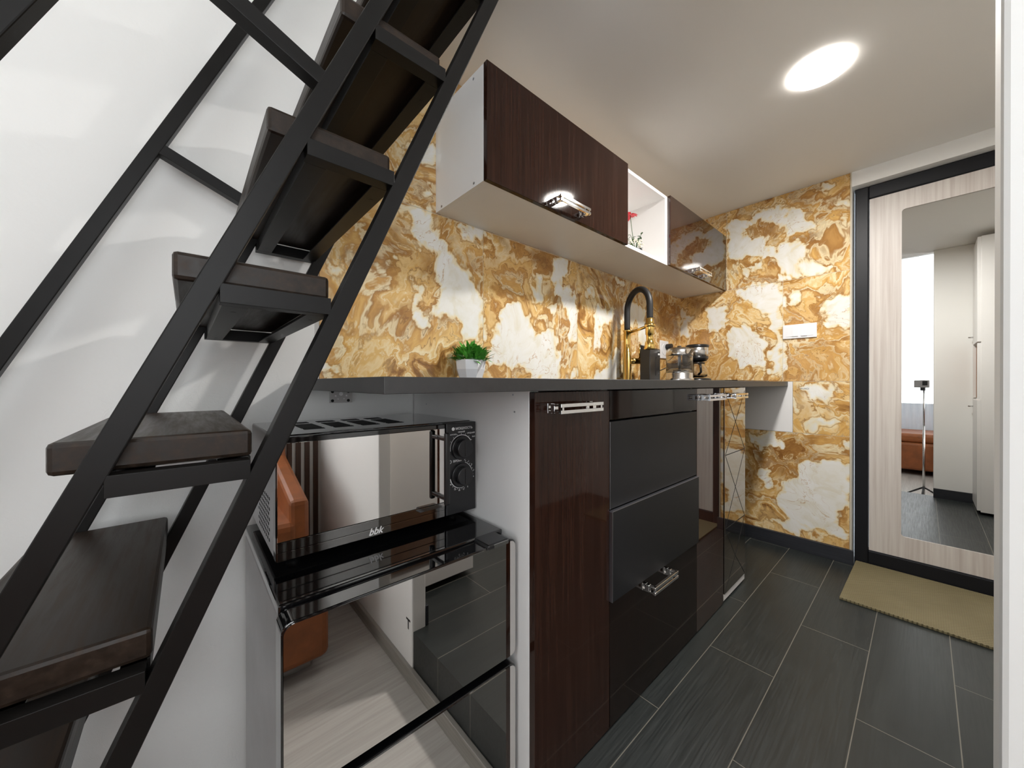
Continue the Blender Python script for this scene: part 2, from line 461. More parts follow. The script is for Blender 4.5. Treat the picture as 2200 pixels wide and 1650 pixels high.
# window wall with its opening
WY0, WY1, WZ0, WZ1 = -1.0, .62, .62, 2.9
struct('wall_left', [(XW - .1, XW, YF - .1, WY0, ZL - .1, ZT), (XW - .1, XW, WY1, 1.30, ZL - .1, ZT),
                     (XW - .1, XW, WY0, WY1, ZL - .1, WZ0), (XW - .1, XW, WY0, WY1, WZ1, ZT)], 'wall')
struct('baseboard_end', [(2.697, 2.7125, .252, 1.196, 0, .0766)], 'dark_base', .001)
struct('baseboard_partition', [(XP1, XP1 + .012, -.30, -.056, 0, .08)], 'dark_base', .001)
struct('baseboard_step', [(XP0 - .014, XP0 + .0045, -1.05, .585, ZL, ZL + .06)], 'grey_skirting', .003)
# single black letter near the corner of the partition
text('lettering', 'T', .058, (XP0 - .0006, -.090, .016), (0, -1, 0), (0, 0, 1), 'dark_print', wi, fat=.0012)

# ---- marble cladding: every tile its own patch of the mesh, pattern from traced pale / deep zones
BACKW = [[(.55,1.6),(.66,1.61),(.68,1.56),(.72,1.53),(.8,1.47),(.85,1.41),(.89,1.32),(.9,1.18),(.82,1.17),(.76,1.21),(.71,1.24),(.68,1.31),(.7,1.41),(.68,1.47),(.62,1.46),(.59,1.5),(.56,1.55)],
 [(.59,1.34),(.61,1.32),(.62,1.26),(.65,1.19),(.63,1.19),(.61,1.26),(.59,1.3)],[(.48,1.38),(.51,1.36),(.52,1.33),(.49,1.35)],[(.32,1.38),(.39,1.4),(.37,1.32),(.34,1.28),(.33,1.31)],
 [(.75,1.6),(.9,1.6),(.9,1.55),(.81,1.55)],[(.42,1.29),(.5,1.3),(.51,1.27),(.44,1.29)],[(.37,1.16),(.38,1.14),(.35,1.14)],[(.43,1.15),(.47,1.15),(.45,1.12),(.42,1.11)],[(.31,1.05),(.35,1.04),(.34,1.01),(.3,1.01)],
 [(1.02,1.29),(1.07,1.34),(1.11,1.34),(1.14,1.29),(1.19,1.25),(1.25,1.24),(1.33,1.24),(1.36,1.18),(1.37,1.0),(1.17,1.0),(1.14,1.07),(1.02,1.05),(.9,1.01),(.9,1.15),(.96,1.16),(.98,1.22),(1.03,1.25)],
 [(1.17,1.42),(1.23,1.45),(1.26,1.42),(1.24,1.38),(1.18,1.37)],[(1.34,1.47),(1.39,1.49),(1.49,1.41),(1.51,1.31),(1.5,1.22),(1.43,1.22),(1.42,1.35),(1.36,1.41)],
 [(1.66,1.08),(1.82,1.09),(1.88,1.18),(1.89,1.0),(1.66,1.0)],[(1.68,1.39),(1.82,1.42),(1.84,1.34),(1.71,1.3),(1.66,1.16),(1.64,1.22)],
 [(1.95,1.46),(2.09,1.49),(2.21,1.46),(2.21,1.39),(2.32,1.36),(2.32,1.24),(2.16,1.23),(2.09,1.38),(2.04,1.31),(1.93,1.36)],[(1.32,1.6),(1.42,1.61),(1.38,1.48),(1.34,1.48)],
 [(.9,1.37),(.93,1.35),(.91,1.31),(.9,1.3)],[(1.28,1.36),(1.35,1.36),(1.31,1.33)],[(1.43,1.05),(1.51,1.05),(1.49,1.01),(1.43,1.01)],[(1.86,1.62),(1.95,1.59),(1.88,1.57)],[(1.58,1.5),(1.67,1.54),(1.66,1.5),(1.6,1.47)],
 [(.55,1.80),(.66,1.86),(.70,1.80),(.60,1.74)],[(.60,1.70),(.66,1.74),(.66,1.68)]]
BACKD = [[(1.14,1.57),(1.25,1.61),(1.35,1.55),(1.33,1.51),(1.25,1.49),(1.17,1.53)],[(1.28,1.43),(1.39,1.44),(1.37,1.37),(1.3,1.38)],[(1.51,1.59),(1.95,1.6),(1.99,1.55),(1.59,1.53)],
 [(2.31,1.6),(2.68,1.59),(2.68,1.3),(2.38,1.34)],[(.91,1.61),(1.03,1.61),(1.07,1.56),(.97,1.56)],[(1.83,1.44),(1.92,1.48),(1.92,1.25),(1.83,1.29)],[(.84,1.46),(.89,1.32),(.89,1.39),(.82,1.48)],
 [(.5,1.51),(.55,1.53),(.6,1.44),(.57,1.41),(.53,1.43)],[(.52,1.25),(.59,1.28),(.66,1.16),(.59,1.18)],[(.62,1.45),(.69,1.45),(.7,1.39),(.64,1.37)],[(.66,1.59),(.73,1.58),(.83,1.48),(.88,1.35),(.84,1.42),(.73,1.53)]]
ENDW = [[(.87,2.06),(.81,2.04),(.77,1.93),(.7,1.91),(.66,1.91),(.63,1.81),(.57,1.83),(.44,1.79),(.47,1.7),(.48,1.62),(.59,1.68),(.64,1.77),(.72,1.78),(.87,1.8)],[(.48,1.7),(.38,1.68),(.36,1.62),(.42,1.61),(.48,1.62)],
 [(.77,2.03),(.72,2.09),(.56,2.05),(.46,1.99),(.43,1.89),(.56,1.87),(.57,1.98),(.66,2.01)],[(.32,2.01),(.27,1.99),(.27,1.95),(.31,1.98)],[(.33,1.9),(.27,1.91),(.27,1.85),(.32,1.87)],[(.87,1.77),(.82,1.74),(.82,1.71),(.87,1.71)],
 [(.4,2.14),(.35,2.11),(.34,2.05),(.39,2.11)],[(.78,1.73),(.68,1.74),(.71,1.7),(.77,1.71)],[(.6,1.67),(.54,1.65),(.55,1.61),(.61,1.62)],[(.87,1.6),(.57,1.6),(.57,1.03),(.62,1.03),(.64,1.14),(.61,1.31),(.67,1.43),(.77,1.54)],
 [(.56,1.57),(.49,1.54),(.52,1.44),(.56,1.43)],[(.87,1.34),(.73,1.36),(.66,1.29),(.66,1.08),(.81,1.09),(.88,1.2)],[(.37,1.45),(.26,1.47),(.26,1.27),(.35,1.31),(.4,1.31)],[(1.0,1.49),(.88,1.5),(.88,1.36),(.98,1.36)],
 [(.6,.3),(.46,.53),(.26,.56),(.26,.35),(.33,.3),(.28,.12),(.43,.12),(.56,.22)],[(.71,.45),(.62,.46),(.62,.34),(.69,.35)],[(.75,.67),(.6,.69),(.6,.6),(.7,.53)],[(1.18,1.49),(1.11,1.46),(1.12,1.33),(1.18,1.33)],
 [(.52,.88),(.49,.85),(.49,.8),(.51,.8)],[(.48,.75),(.4,.79),(.29,.78),(.4,.7),(.48,.7)],[(.31,.67),(.26,.67),(.26,.62),(.3,.62)],[(.48,.97),(.32,.97),(.36,.87),(.43,.91)],[(.51,.19),(.44,.13),(.53,.08),(.6,.15),(.67,.11)]]
ENDD = [[(.81,2.03),(.6,1.99),(.57,1.91),(.61,1.84),(.66,1.91),(.76,1.93)],[(.55,2.11),(.44,2.05),(.43,1.94),(.47,1.95),(.47,2.01),(.54,2.07)],[(.56,1.85),(.42,1.87),(.35,1.77),(.34,1.66),(.38,1.75),(.47,1.79)],
 [(.66,1.69),(.61,1.66),(.61,1.6),(.66,1.62)],[(.51,.99),(.44,.97),(.46,.91),(.49,.89)],[(1.17,1.6),(1.0,1.56),(1.1,1.49)],[(.75,.56),(.53,.67),(.43,.6),(.54,.4),(.71,.48)],[(.76,.54),(.7,.21),(.75,.14)],
 [(.48,.68),(.38,.69),(.4,.59),(.48,.57)],[(.75,1.33),(.66,1.32),(.67,1.27),(.73,1.28)]]
def sdist(P, poly):
    """signed distance (inside positive) from points P to polygon"""
    poly = np.array(poly, float); n = len(poly); d = np.full(len(P), 9.9); ins = np.zeros(len(P), bool)
    for i in range(n):
        a, c = poly[i], poly[(i + 1) % n]; e = c - a; L = max((e * e).sum(), 1e-12)
        t = np.clip(((P - a) @ e) / L, 0, 1)
        d = np.minimum(d, np.hypot(*(P - a - t[:, None] * e).T))
        den = c[1] - a[1]
        if abs(den) < 1e-9: den = 1e-9
        cr = ((a[1] > P[:, 1]) != (c[1] > P[:, 1])) & (P[:, 0] < (c[0] - a[0]) * (P[:, 1] - a[1]) / den + a[0])
        ins ^= cr
    return np.where(ins, d, -d)
def field(P, polys, soft):
    s = np.full(len(P), -9.9)
    for p in polys: s = np.maximum(s, sdist(P, p))
    return np.clip(s / (2 * soft) + .5, 0, 1)
def cladding(name, parent, rects, make, pale, deep, joint=.0012, step=.0095, thick=.008, inward=None):
    """rects (a0,a1,z0,z1) on the wall plane; make(a,z,depth)->point"""
    verts, faces, A = [], [], []; mats = []
    for ti, (a0, a1, z0, z1) in enumerate(rects):
        a0, a1, z0, z1 = a0 + joint, a1 - joint, z0 + joint, z1 - joint
        na, nz = max(2, int((a1 - a0) / step)), max(2, int((z1 - z0) / step)); b0 = len(verts)
        aa, zz = np.linspace(a0, a1, na + 1), np.linspace(z0, z1, nz + 1)
        for z in zz:
            for a in aa: verts.append(make(a, z, 0)); A.append((a, z, ti))
        for j in range(nz):
            for i in range(na):
                k = b0 + j * (na + 1) + i; faces.append((k, k + 1, k + na + 2, k + na + 1))
        rim = [b0 + i for i in range(na + 1)] + [b0 + j * (na + 1) + na for j in range(1, nz + 1)] + \
              [b0 + nz * (na + 1) + i for i in range(na - 1, -1, -1)] + [b0 + j * (na + 1) for j in range(nz - 1, 0, -1)]
        r0 = len(verts)
        for k in rim:
            a, z, _ = A[k]; verts.append(make(a, z, thick)); A.append((a, z, ti))
        for i in range(len(rim)):
            j = (i + 1) % len(rim); faces.append((rim[i], rim[j], r0 + j, r0 + i))
    me = bpy.data.meshes.new(name)
    base = org(parent)
    me.from_pydata([tuple(Vector(v) - base) for v in verts], [], faces); me.update()
    bm = bmesh.new(); bm.from_mesh(me); bmesh.ops.recalc_face_normals(bm, faces=bm.faces[:]); bm.to_mesh(me); bm.free()
    A = np.array(A); P = A[:, :2].copy()
    rng = np.random.RandomState(5)          # natural, uneven outlines for the pale and deep zones
    for wl, amp in ((.26, .009), (.13, .008), (.065, .0065), (.035, .004)):
        for k in range(5):
            th = rng.rand() * 6.283; ph = rng.rand(2) * 6.283
            u = (A[:, 0] * math.cos(th) + A[:, 1] * math.sin(th)) * 6.283 / wl
            P[:, 0] += amp * .6 * np.sin(u + ph[0]); P[:, 1] += amp * .6 * np.sin(u + ph[1])
    for nm, val in (('pale', field(P, pale, .05)), ('deep', field(P, deep, .05)), ('shift', A[:, 2] * 3.37)):
        at = me.attributes.new(nm, 'FLOAT', 'POINT'); at.data.foreach_set('value', val.astype(np.float32))
    me.materials.append(M['onyx'])
    o = bpy.data.objects.new(name, me); COL.objects.link(o); o.parent = parent; WORLD[o.name] = base
    return o
xs = [.294, .9, 1.506, 2.112, 2.716]
r_back = [(xs[i], xs[i + 1], .975, 1.607) for i in range(4)] + [(max(xs[i], .485), xs[i + 1], 1.607, ZC) for i in range(4)]
r_back += [(2.09, 2.716, .39, .975), (2.09, 2.716, .0, .39)]
cladding('marble_cladding', wb, r_back, lambda a, z, d: (a, YW + d, z), BACKW, BACKD)
r_end = [(.268, .5706, .9975, 1.6085), (.5706, 1.1925, .9975, 1.6085), (.268, .88, 1.6085, ZC), (.88, 1.1925, 1.6085, ZC),
         (.268, .5213, .6925, .9975), (.268, .88, .0766, .6925), (.88, 1.1925, .0766, .6925)]
B('tile_grout', (.296, 2.7125, YW + .0012, 1.1961, .978, 1.606), 'grout', wb)
B('tile_grout', (.487, 2.7125, YW + .0012, 1.1961, 1.606, ZC - .0005), 'grout', wb)
ec = cladding('marble_cladding', ew, r_end, lambda a, z, d: (XE + d, a, z), ENDW, ENDD)
B('tile_grout', (XE + .0012, 2.7205, .269, 1.1925, .998, ZC - .0005), 'grout', ew)
B('tile_grout', (XE + .0012, 2.7205, .269, .521, .078, .998), 'grout', ew)
B('tile_grout', (XE + .0012, 2.7205, .521, 1.1925, .078, .692), 'grout', ew)
B('blank_tile', (2.7125, 2.72, .5225, 1.187, .6935, .9965), 'white_lam', ew, .0008, 'plain white glossy tile')
B('tile_edge_trim', (2.709, 2.72, .2625, .2675, .0766, ZC), 'grout', ew)
text('lettering', 'NUACI', .0135, (XE - .0004, .466, .955), (0, -1, 0), (0, 0, 1), 'dark_print', ew)

# ---- window
win = thing('window_1', (XW, (WY0 + WY1) / 2, WZ0), None, None, kind='structure')
B('pane', (XW - .075, XW - .065, WY0 + .03, WY1 - .03, WZ0 + .03, WZ1 - .03), 'pane', win)
bm = bm_new()
for a, c in ((WY0, WY0 + .06), (-.36, -.30), (WY1 - .06, WY1)): box(bm, XW - .09, XW - .04, a, c, WZ0, WZ1, .004)
for a, c in ((WZ0, WZ0 + .06), (WZ1 - .06, WZ1)): box(bm, XW - .09, XW - .04, WY0, WY1, a, c, .004)
obj('window_frame', bm, 'frame_white', win)
B('window_sill', (XW - .05, XW + .10, WY0 - .05, WY1 + .05, WZ0 - .03, WZ0), 'frame_white', win, .004)

win2 = thing('window_2', ((VX0 + VX1) / 2, YF, VZ0), None, None, kind='structure')
B('pane', (VX0 + .03, VX1 - .03, YF - .075, YF - .065, VZ0 + .03, VZ1 - .03), 'pane_side', win2)
bm = bm_new()
for a, c in ((VX0, VX0 + .05), (VX1 - .05, VX1)): box(bm, a, c, YF - .09, YF - .04, VZ0, VZ1, .004)
for a, c in ((VZ0, VZ0 + .05), (1.9, 1.95), (VZ1 - .05, VZ1)): box(bm, VX0, VX1, YF - .09, YF - .04, a, c, .004)
obj('window_frame', bm, 'frame_white', win2)

# ---- entrance door with mirror
XD = 2.765
dr = thing('door_1', (2.79, -.18, 0), None, None, kind='structure')
DY0, DY1 = -.615, .2545
bm = bm_new()
t_ = .054
box(bm, XD, XD + .07, DY1 - t_, DY1, 0, 2.055, .004); box(bm, XD, XD + .07, DY0, DY0 + t_, 0, 2.055, .004)
box(bm, XD, XD + .07, DY0 + t_, DY1 - t_, 1.988, 2.055, .004); box(bm, XD, XD + .07, DY0 + t_, DY1 - t_, 0, .078, .004)
obj('door_frame', bm, 'door_frame', dr)
LY0, LY1, LZ0, LZ1 = DY0 + t_ + .003, DY1 - t_ - .003, .081, 1.985
MY0, MY1, MZ0, MZ1 = -.435, .0772, .191, 1.889
def rrect(y0, y1, z0, z1, r, n=6):
    pts = []
    for cy, cz, a0 in ((y1 - r, z1 - r, 0), (y0 + r, z1 - r, 90), (y0 + r, z0 + r, 180), (y1 - r, z0 + r, 270)):
        for i in range(n + 1):
            a = math.radians(a0 + 90 * i / n); pts.append((cy + r * math.cos(a), cz + r * math.sin(a)))
    return pts
# leaf: panel ring around the recessed mirror
bm = bm_new()
inner = rrect(MY0, MY1, MZ0, MZ1, .014)
nI = len(inner)
XF = XD + .010
vi = [bm.verts.new((XF, y, z)) for y, z in inner]; vb = [bm.verts.new((XF + .006, y, z)) for y, z in inner]
corner = [bm.verts.new((XF, y, z)) for y, z in ((LY1, LZ1), (LY0, LZ1), (LY0, LZ0), (LY1, LZ0))]
cb = [bm.verts.new((XF + .045, y, z)) for y, z in ((LY1, LZ1), (LY0, LZ1), (LY0, LZ0), (LY1, LZ0))]
for i in range(nI): bm.faces.new((vi[i], vi[(i + 1) % nI], vb[(i + 1) % nI], vb[i]))
for k in range(4):
    seg = [vi[(k * 7 + j) % nI] for j in range(7)]
    bm.faces.new([corner[k]] + seg)
    bm.faces.new((corner[k], vi[(k * 7 + 6) % nI], vi[(k * 7 + 7) % nI], corner[(k + 1) % 4]))
    bm.faces.new((corner[k], corner[(k + 1) % 4], cb[(k + 1) % 4], cb[k]))
bm.faces.new(cb)
bmesh.ops.recalc_face_normals(bm, faces=bm.faces[:])
obj('door_leaf', bm, 'ash', dr)
obj('mirror', prism(bm_new(), rrect(MY0 - .004, MY1 + .004, MZ0 - .004, MZ1 + .004, .016), XF + .0055, XF + .0085, 'x'), 'mirror', dr)
bm = bm_new()
tube(bm, [(XF, -.515, 1.03), (XF - .05, -.515, 1.03)], .009); tube(bm, [(XF - .05, -.518, 1.03), (XF - .05, -.40, 1.03)], .008)
obj('door_handle', bm, 'chrome', dr)

# ================================================================ KITCHEN CABINETS
YD = .593; TD = .018                       # front face of the base fronts
CT0, CT1 = .9705, .9975                    # worktop
YCF, XCL = .5445, .2247
def bar_handle(x0, x1, zc, yf, parent, proj=.045, h=.0235, dirn=1):
    """chrome double-bar handle in front of the plane y = yf"""
    bm = bm_new(); b_ = .0085; yo = yf - proj
    for s in (-1, 1):
        z = zc + s * (h / 2 - b_ / 2)
        box(bm, x0, x1, yo, yo + b_, z - b_ / 2, z + b_ / 2, .0006)
    for x in (x0 + .001, x1 - .015):
        box(bm, x, x + .014, yo + b_ - .001, yf - .02, zc - h / 2 + .002, zc - h / 2 + .0055, .0004)
        box(bm, x, x + .014, yo + b_ - .001, yf - .02, zc + h / 2 - .0055, zc + h / 2 - .002, .0004)
        box(bm, x, x + .014, yf - .023, yf - .011, zc - h / 2 + .001, zc + h / 2 - .001, .0006)
        box(bm, x + .001, x + .013, yf - .012, yf, zc - h / 2, zc - h / 2 + .006, .0004)
        box(bm, x + .001, x + .013, yf - .012, yf, zc + h / 2 - .006, zc + h / 2, .0004)
        box(bm, x, x + .014, yf - .002, yf, zc - h / 2, zc + h / 2, .0003)
        box(bm, x + .004, x + .010, yo + .001, yo + b_ - .001, zc - h / 2, zc + h / 2)
    return obj('handle', bm, 'chrome', parent, 'chrome double-bar handle')
def carcass(x0, x1, z0, z1, y0, y1, parent, mat='white_lam', name='body', top=True, t=.016):
    bm = bm_new()
    box(bm, x0, x0 + t, y0, y1, z0, z1, .0006); box(bm, x1 - t, x1, y0, y1, z0, z1, .0006)
    box(bm, x0 + t, x1 - t, y0, y1, z0, z0 + t); box(bm, x0 + t, x1 - t, y1 - .005, y1, z0 + t, z1)
    if top: box(bm, x0 + t, x1 - t, y0, y1 - .005, z1 - t, z1)
    return obj(name, bm, mat, parent)
X1, X2, X3, X4, X5 = .5955, .899, 1.4995, 1.7945, 2.088
YC0, YC1 = .6112, 1.187
def screws(parent, pts, axis='x', r=.0042):
    bm = bm_new()
    for p in pts:
        n = 14; vs = []
        ring = [(r * math.cos(2 * math.pi * i / n), r * math.sin(2 * math.pi * i / n)) for i in range(n)]
        prism(bm, [(p[1] + a, p[2] + c) for a, c in ring], p[0] - .0006, p[0] + .0004, 'x')
    return split('screw_cap', bm, 'alu', parent)
# unit 1
c1 = thing('base_cabinet', ((X1 + X2) / 2, .9, 0), 'tall brown wood-grain base cabinet with white side panel, beside the mirrored fridge', 'cabinet')
bm = bm_new(); box(bm, X1, X1 + .016, YC0, YC1, ZL, CT0 - .0005, .0006); obj('side_panel', bm, 'white_lam', c1)
carcass(X1 + .0165, X2 - .0005, .005, CT0 - .002, YC0, YC1, c1, top=False)
d = B('door', (.5975, X2 - .0012, YD, YD + TD, .004, .9665), 'wenge', c1, .0012)
bar_handle(.6377, .8035, .928, YD, d)
screws(c1, [(X1, .666, .959), (X1, .660, .9175), (X1, 1.097, .918), (X1, 1.097, .872)], r=.0022)
# unit 2
c2 = thing('base_cabinet', ((X2 + X3) / 2, .9, 0), 'widest base cabinet with two matte charcoal panels and a low chrome handle', 'cabinet')
carcass(X2, X3 - .0005, .005, CT0 - .002, YC0, YC1, c2, top=False)
B('top_strip', (X2 + .0012, X3 - .0012, YD, YD + TD, .8825, .9665), 'wenge_dark', c2, .0012, 'glossy dark brown strip')
p = B('upper_panel', (X2 + .0012, X3 - .0012, YD, YD + TD, .628, .877), 'matte_black', c2, .0008, 'matte charcoal panel')
B('edge_strip', (X2 + .0004, X2 + .0022, YD - .0006, YD + TD, .628, .877), 'alu', p)
p = B('lower_panel', (X2 + .0012, X3 - .0012, YD - .009, YD + TD, .366, .622), 'matte_black', c2, .0008, 'matte charcoal panel standing slightly proud')
B('edge_strip', (X2 - .0008, X2 + .0016, YD - .0096, YD + .002, .366, .622), 'alu', p)
B('top_edge', (X2 + .002, X3 - .0012, YD - .0092, YD + .002, .6215, .6238), 'alu', p)
d = B('drawer', (X2 + .0012, X3 - .0012, YD, YD + TD, .004, .362), 'wenge_dark', c2, .0012, 'glossy dark brown drawer front')
bar_handle(1.0777, 1.2387, .3437, YD, d)
# unit 3
c3 = thing('base_cabinet', ((X3 + X4) / 2, .9, 0), 'narrow glossy brown base cabinet, left of the diamond-pattern one', 'cabinet')
carcass(X3, X4 - .0005, .005, .825, YC0, YC1, c3, top=False)
d = B('door', (X3 + .0012, X4 - .004, YD, YD + TD, .004, .9665), 'wenge_gloss', c3, .0012)
bar_handle(1.512, 1.688, .930, YD, d)
# unit 4
c4 = thing('base_cabinet', ((X4 + X5) / 2, .9, 0), 'narrow dark mirrored base cabinet with a diamond line pattern, at the end of the row', 'cabinet')
carcass(X4, X5, .037, .825, YC0, YC1, c4, mat='black_plastic', top=False)
B('end_panel', (X5 - .016, X5, YC0, YC1, .825, CT0 - .002), 'black_plastic', c4)
d = B('door', (X4 + .009, X5, YD, YD + TD, .037, .9665), 'dark_gloss_mirror', c4, .0012, 'dark mirrored door')
bm = bm_new()
xa, xb = X4 + .017, X5 - .010; zs = [.945, .662, .330, .02]
def groove(p, q):
    dv = Vector((q[0] - p[0], q[1] - p[1])).normalized(); n = Vector((-dv.y, dv.x)) * .0016
    prism(bm, [(p[0] + n.x, p[1] + n.y), (q[0] + n.x, q[1] + n.y), (q[0] - n.x, q[1] - n.y), (p[0] - n.x, p[1] - n.y)], YD - .0005, YD + .0005, 'y')
for a, c in ((.950, .662), (.662, .330)):
    groove((xa, a), (xb, c)); groove((xb, a), (xa, c))
groove((xa, .330), (xa + .5 * (xb - xa), .172)); groove((xb, .330), (xb - .5 * (xb - xa), .172))
groove((xa + .5 * (xb - xa), .172), (xb, .045)); groove((xa + .5 * (xb - xa), .172), (xa, .045))
groove((xa, .662), (xb, .662)); groove((xa, .330), (xb, .330))
obj('diamond_lines', bm, 'void', d)
bar_handle(1.808, 1.975, .930, YD, d)
B('plinth', (X4 + .004, X5 - .004, YD + .002, YD + .02, .010, .0355), 'white_lam', c4, 0, 'off-white plinth strip')
B('plinth_base', (X4 + .004, X5 - .004, YD + .03, YD + .05, .0, .012), 'void', c4)

# ---- worktop with sink cut-out, sink, hob
SX0, SX1, SY0, SY1 = 1.52, 1.93, .66, .98
bm = bm_new()
def cut_slab():
    ox = [XCL, SX0, SX1, XE - .001]; oy = [YCF, SY0, SY1, 1.187]
    for i in range(3):
        for j in range(3):
            if i == 1 and j == 1: continue
            v = [(ox[i], oy[j]), (ox[i + 1], oy[j]), (ox[i + 1], oy[j + 1]), (ox[i], oy[j + 1])]
            yield v
vt, vb_ = {}, {}
def gv(dct, p, z):
    if p not in dct: dct[p] = bm.verts.new((p[0], p[1], z))
    return dct[p]
cnt = {}
for q in cut_slab():
    bm.faces.new([gv(vt, p, CT1) for p in q]); bm.faces.new([gv(vb_, p, CT0) for p in q][::-1])
    for i in range(4):
        k = (q[i], q[(i + 1) % 4])
        if (k[1], k[0]) in cnt: cnt.pop((k[1], k[0]))
        else: cnt[k] = 1
for a, c in cnt: bm.faces.new((gv(vt, a, CT1), gv(vb_, a, CT0), gv(vb_, c, CT0), gv(vt, c, CT1)))
bmesh.ops.recalc_face_normals(bm, faces=bm.faces[:])
ed = [e for e in bm.edges if len(e.link_faces) == 2 and e.calc_face_angle(0) > 1.0]
bmesh.ops.bevel(bm, geom=ed, offset=.0008, segments=1, affect='EDGES')
tag(obj('worktop', bm, 'counter'), 'long charcoal worktop over the base cabinets and fridge', 'worktop')
sk = thing('sink', ((SX0 + SX1) / 2, (SY0 + SY1) / 2, CT1), 'black inset sink in the worktop below the gold tap', 'sink')
bm = bm_new(); e = .02
for d_ in ((SX0 - e, SX1 + e, SY0 - e, SY0 + .004), (SX0 - e, SX1 + e, SY1 - .004, SY1 + e), (SX0 - e, SX0 + .004, SY0, SY1), (SX1 - .004, SX1 + e, SY0, SY1)):
    box(bm, *d_, CT1, CT1 + .003, .001)
obj('rim', bm, 'black_plastic', sk)
bm = bm_new(); zb = CT1 - .16; g = .003
for d_ in ((SX0 + g, SX1 - g, SY0 + g, SY0 + g + .003), (SX0 + g, SX1 - g, SY1 - g - .003, SY1 - g), (SX0 + g, SX0 + g + .003, SY0 + g, SY1 - g), (SX1 - g - .003, SX1 - g, SY0 + g, SY1 - g)):
    box(bm, *d_, zb, CT1)
box(bm, SX0 + g, SX1 - g, SY0 + g, SY1 - g, zb - .003, zb)
obj('bowl', bm, 'black_plastic', sk)
hb = thing('hob', (2.30, .74, CT1), 'thin black glass hob on the worktop in front of the kettle', 'hob')
B('glass_top', (2.03, 2.58, .61, .87, CT1, CT1 + .006), 'black_gloss', hb, .001)
bm = bm_new()
for x in (2.17, 2.44):
    lathe(bm, [(.085, 0), (.088, 0), (.088, .0003), (.085, .0003), (.085, 0)], (x, .74, CT1 + .006), 48, False)
split('zone_ring', bm, 'print', hb)

# ================================================================ WALL CABINETS
ZU0, ZU1, YU, YB = 1.6095, 1.970, .883, .901
U0, U1, U2, U3 = .683, 1.4785, 1.890, 2.7105
w1 = thing('wall_cabinet', ((U0 + U1) / 2, 1.04, ZU0), 'large wide brown-fronted wall cabinet with white left side', 'cabinet')
carcass(U0, U1, ZU0, ZU1, YB, 1.1875, w1)
d = B('door', (U0 + .0005, U1 + .004, YU, YB - .0005, ZU0 - .001, ZU1 + .002), 'wenge', w1, .0015)
bar_handle(.975, 1.146, 1.6365, YU, d)
screws(w1, [(U0, .952, 1.9535), (U0, .950, 1.622), (U0, 1.146, 1.619), (U0, 1.146, 1.955)])
w2 = thing('wall_cabinet', ((U1 + U2) / 2, 1.04, ZU0), 'open white wall cabinet between the two brown-fronted ones', 'cabinet')
carcass(U1 + .001, U2 - .001, ZU0, ZU1, YB, 1.1875, w2)
w3 = thing('wall_cabinet', ((U2 + U3) / 2, 1.04, ZU0), 'glossy brown wall cabinet against the tiled end wall', 'cabinet')
carcass(U2, U3, ZU0, ZU1, YB, 1.1875, w3)
d = B('door', (U2 + .006, U3 - .0005, YU, YB - .0005, ZU0 - .001, ZU1 + .002), 'wenge_gloss', w3, .0015)
bar_handle(2.161, 2.339, 1.6325, YU, d)
# flower decoration on the open shelf
zs_ = ZU0 + .0165
fl = thing('flower_pot', (1.75, 1.0, zs_), 'small dark pot with red flower and cream blossoms in the open wall cabinet', 'plant')
obj('pot', lathe(bm_new(), [(.026, 0), (.034, .05), (.034, .055), (.029, .055), (.029, .048)], (1.75, 1.0, zs_), 24), 'black_plastic', fl)
bm = bm_new(); tips = []
for i in range(9):
    a = i * 2.4; h = .10 + .05 * random.random(); r = .03 + .035 * random.random()
    tip = (1.75 + r * math.cos(a), 1.0 + r * math.sin(a) * .7, zs_ + h); tips.append(tip)
    tube(bm, [(1.75, 1.0, zs_ + .045), (1.75 + .4 * (tip[0] - 1.75), 1.0 + .4 * (tip[1] - 1.0), zs_ + .6 * h + .02), tip], .0012, 6)
tube(bm, [(1.75, 1.0, zs_ + .04), (1.72, 1.0, zs_ + .13), (1.690, .995, zs_ + .216)], .0015, 6)
obj('stems', bm, 'leaf_dark', fl)
def leaf(bm, p, d, L, wd, bend=.25):
    d = Vector(d).normalized(); s = d.cross(Vector((0, 0, 1)));
    if s.length < .1: s = Vector((1, 0, 0))
    s.normalize(); n = s.cross(d); p = Vector(p); rows = []
    for t, k in ((0, .12), (.25, .8), (.5, 1.0), (.75, .65), (1, .04)):
        c = p + d * L * t - n * (bend * L * t * t)
        rows.append((bm.verts.new(c + s * wd * k / 2 + n * wd * .12 * k), bm.verts.new(c), bm.verts.new(c - s * wd * k / 2 + n * wd * .12 * k)))
    for a, c in zip(rows, rows[1:]):
        bm.faces.new((a[0], a[1], c[1], c[0])); bm.faces.new((a[1], a[2], c[2], c[1]))
bm = bm_new()
for tp in tips[:5]:
    for k in range(6):
        a = random.random() * 6.28; leaf(bm, (tp[0], tp[1], tp[2] - .012 * k), (math.cos(a), math.sin(a), .5), .022, .011)
obj('foliage', bm, 'leaf_dark', fl)
bm = bm_new()
for tp in tips[4:]:
    for k in range(5):
        bmesh.ops.create_icosphere(bm, subdivisions=1, radius=.0045, matrix=Matrix.Translation((tp[0] + random.uniform(-.014, .02), tp[1] + random.uniform(-.012, .012), tp[2] - .02 + random.uniform(-.02, .014))))
obj('blossom', bm, 'petal_white', fl)
bm = bm_new()
for k in range(12):
    a = k * 2.39; leaf(bm, (1.690, .995, zs_ + .216), (math.cos(a), math.sin(a) * .8, .4 - .14 * (k % 4)), .038, .022, .35)
obj('red_flower', bm, 'petal_red', fl)

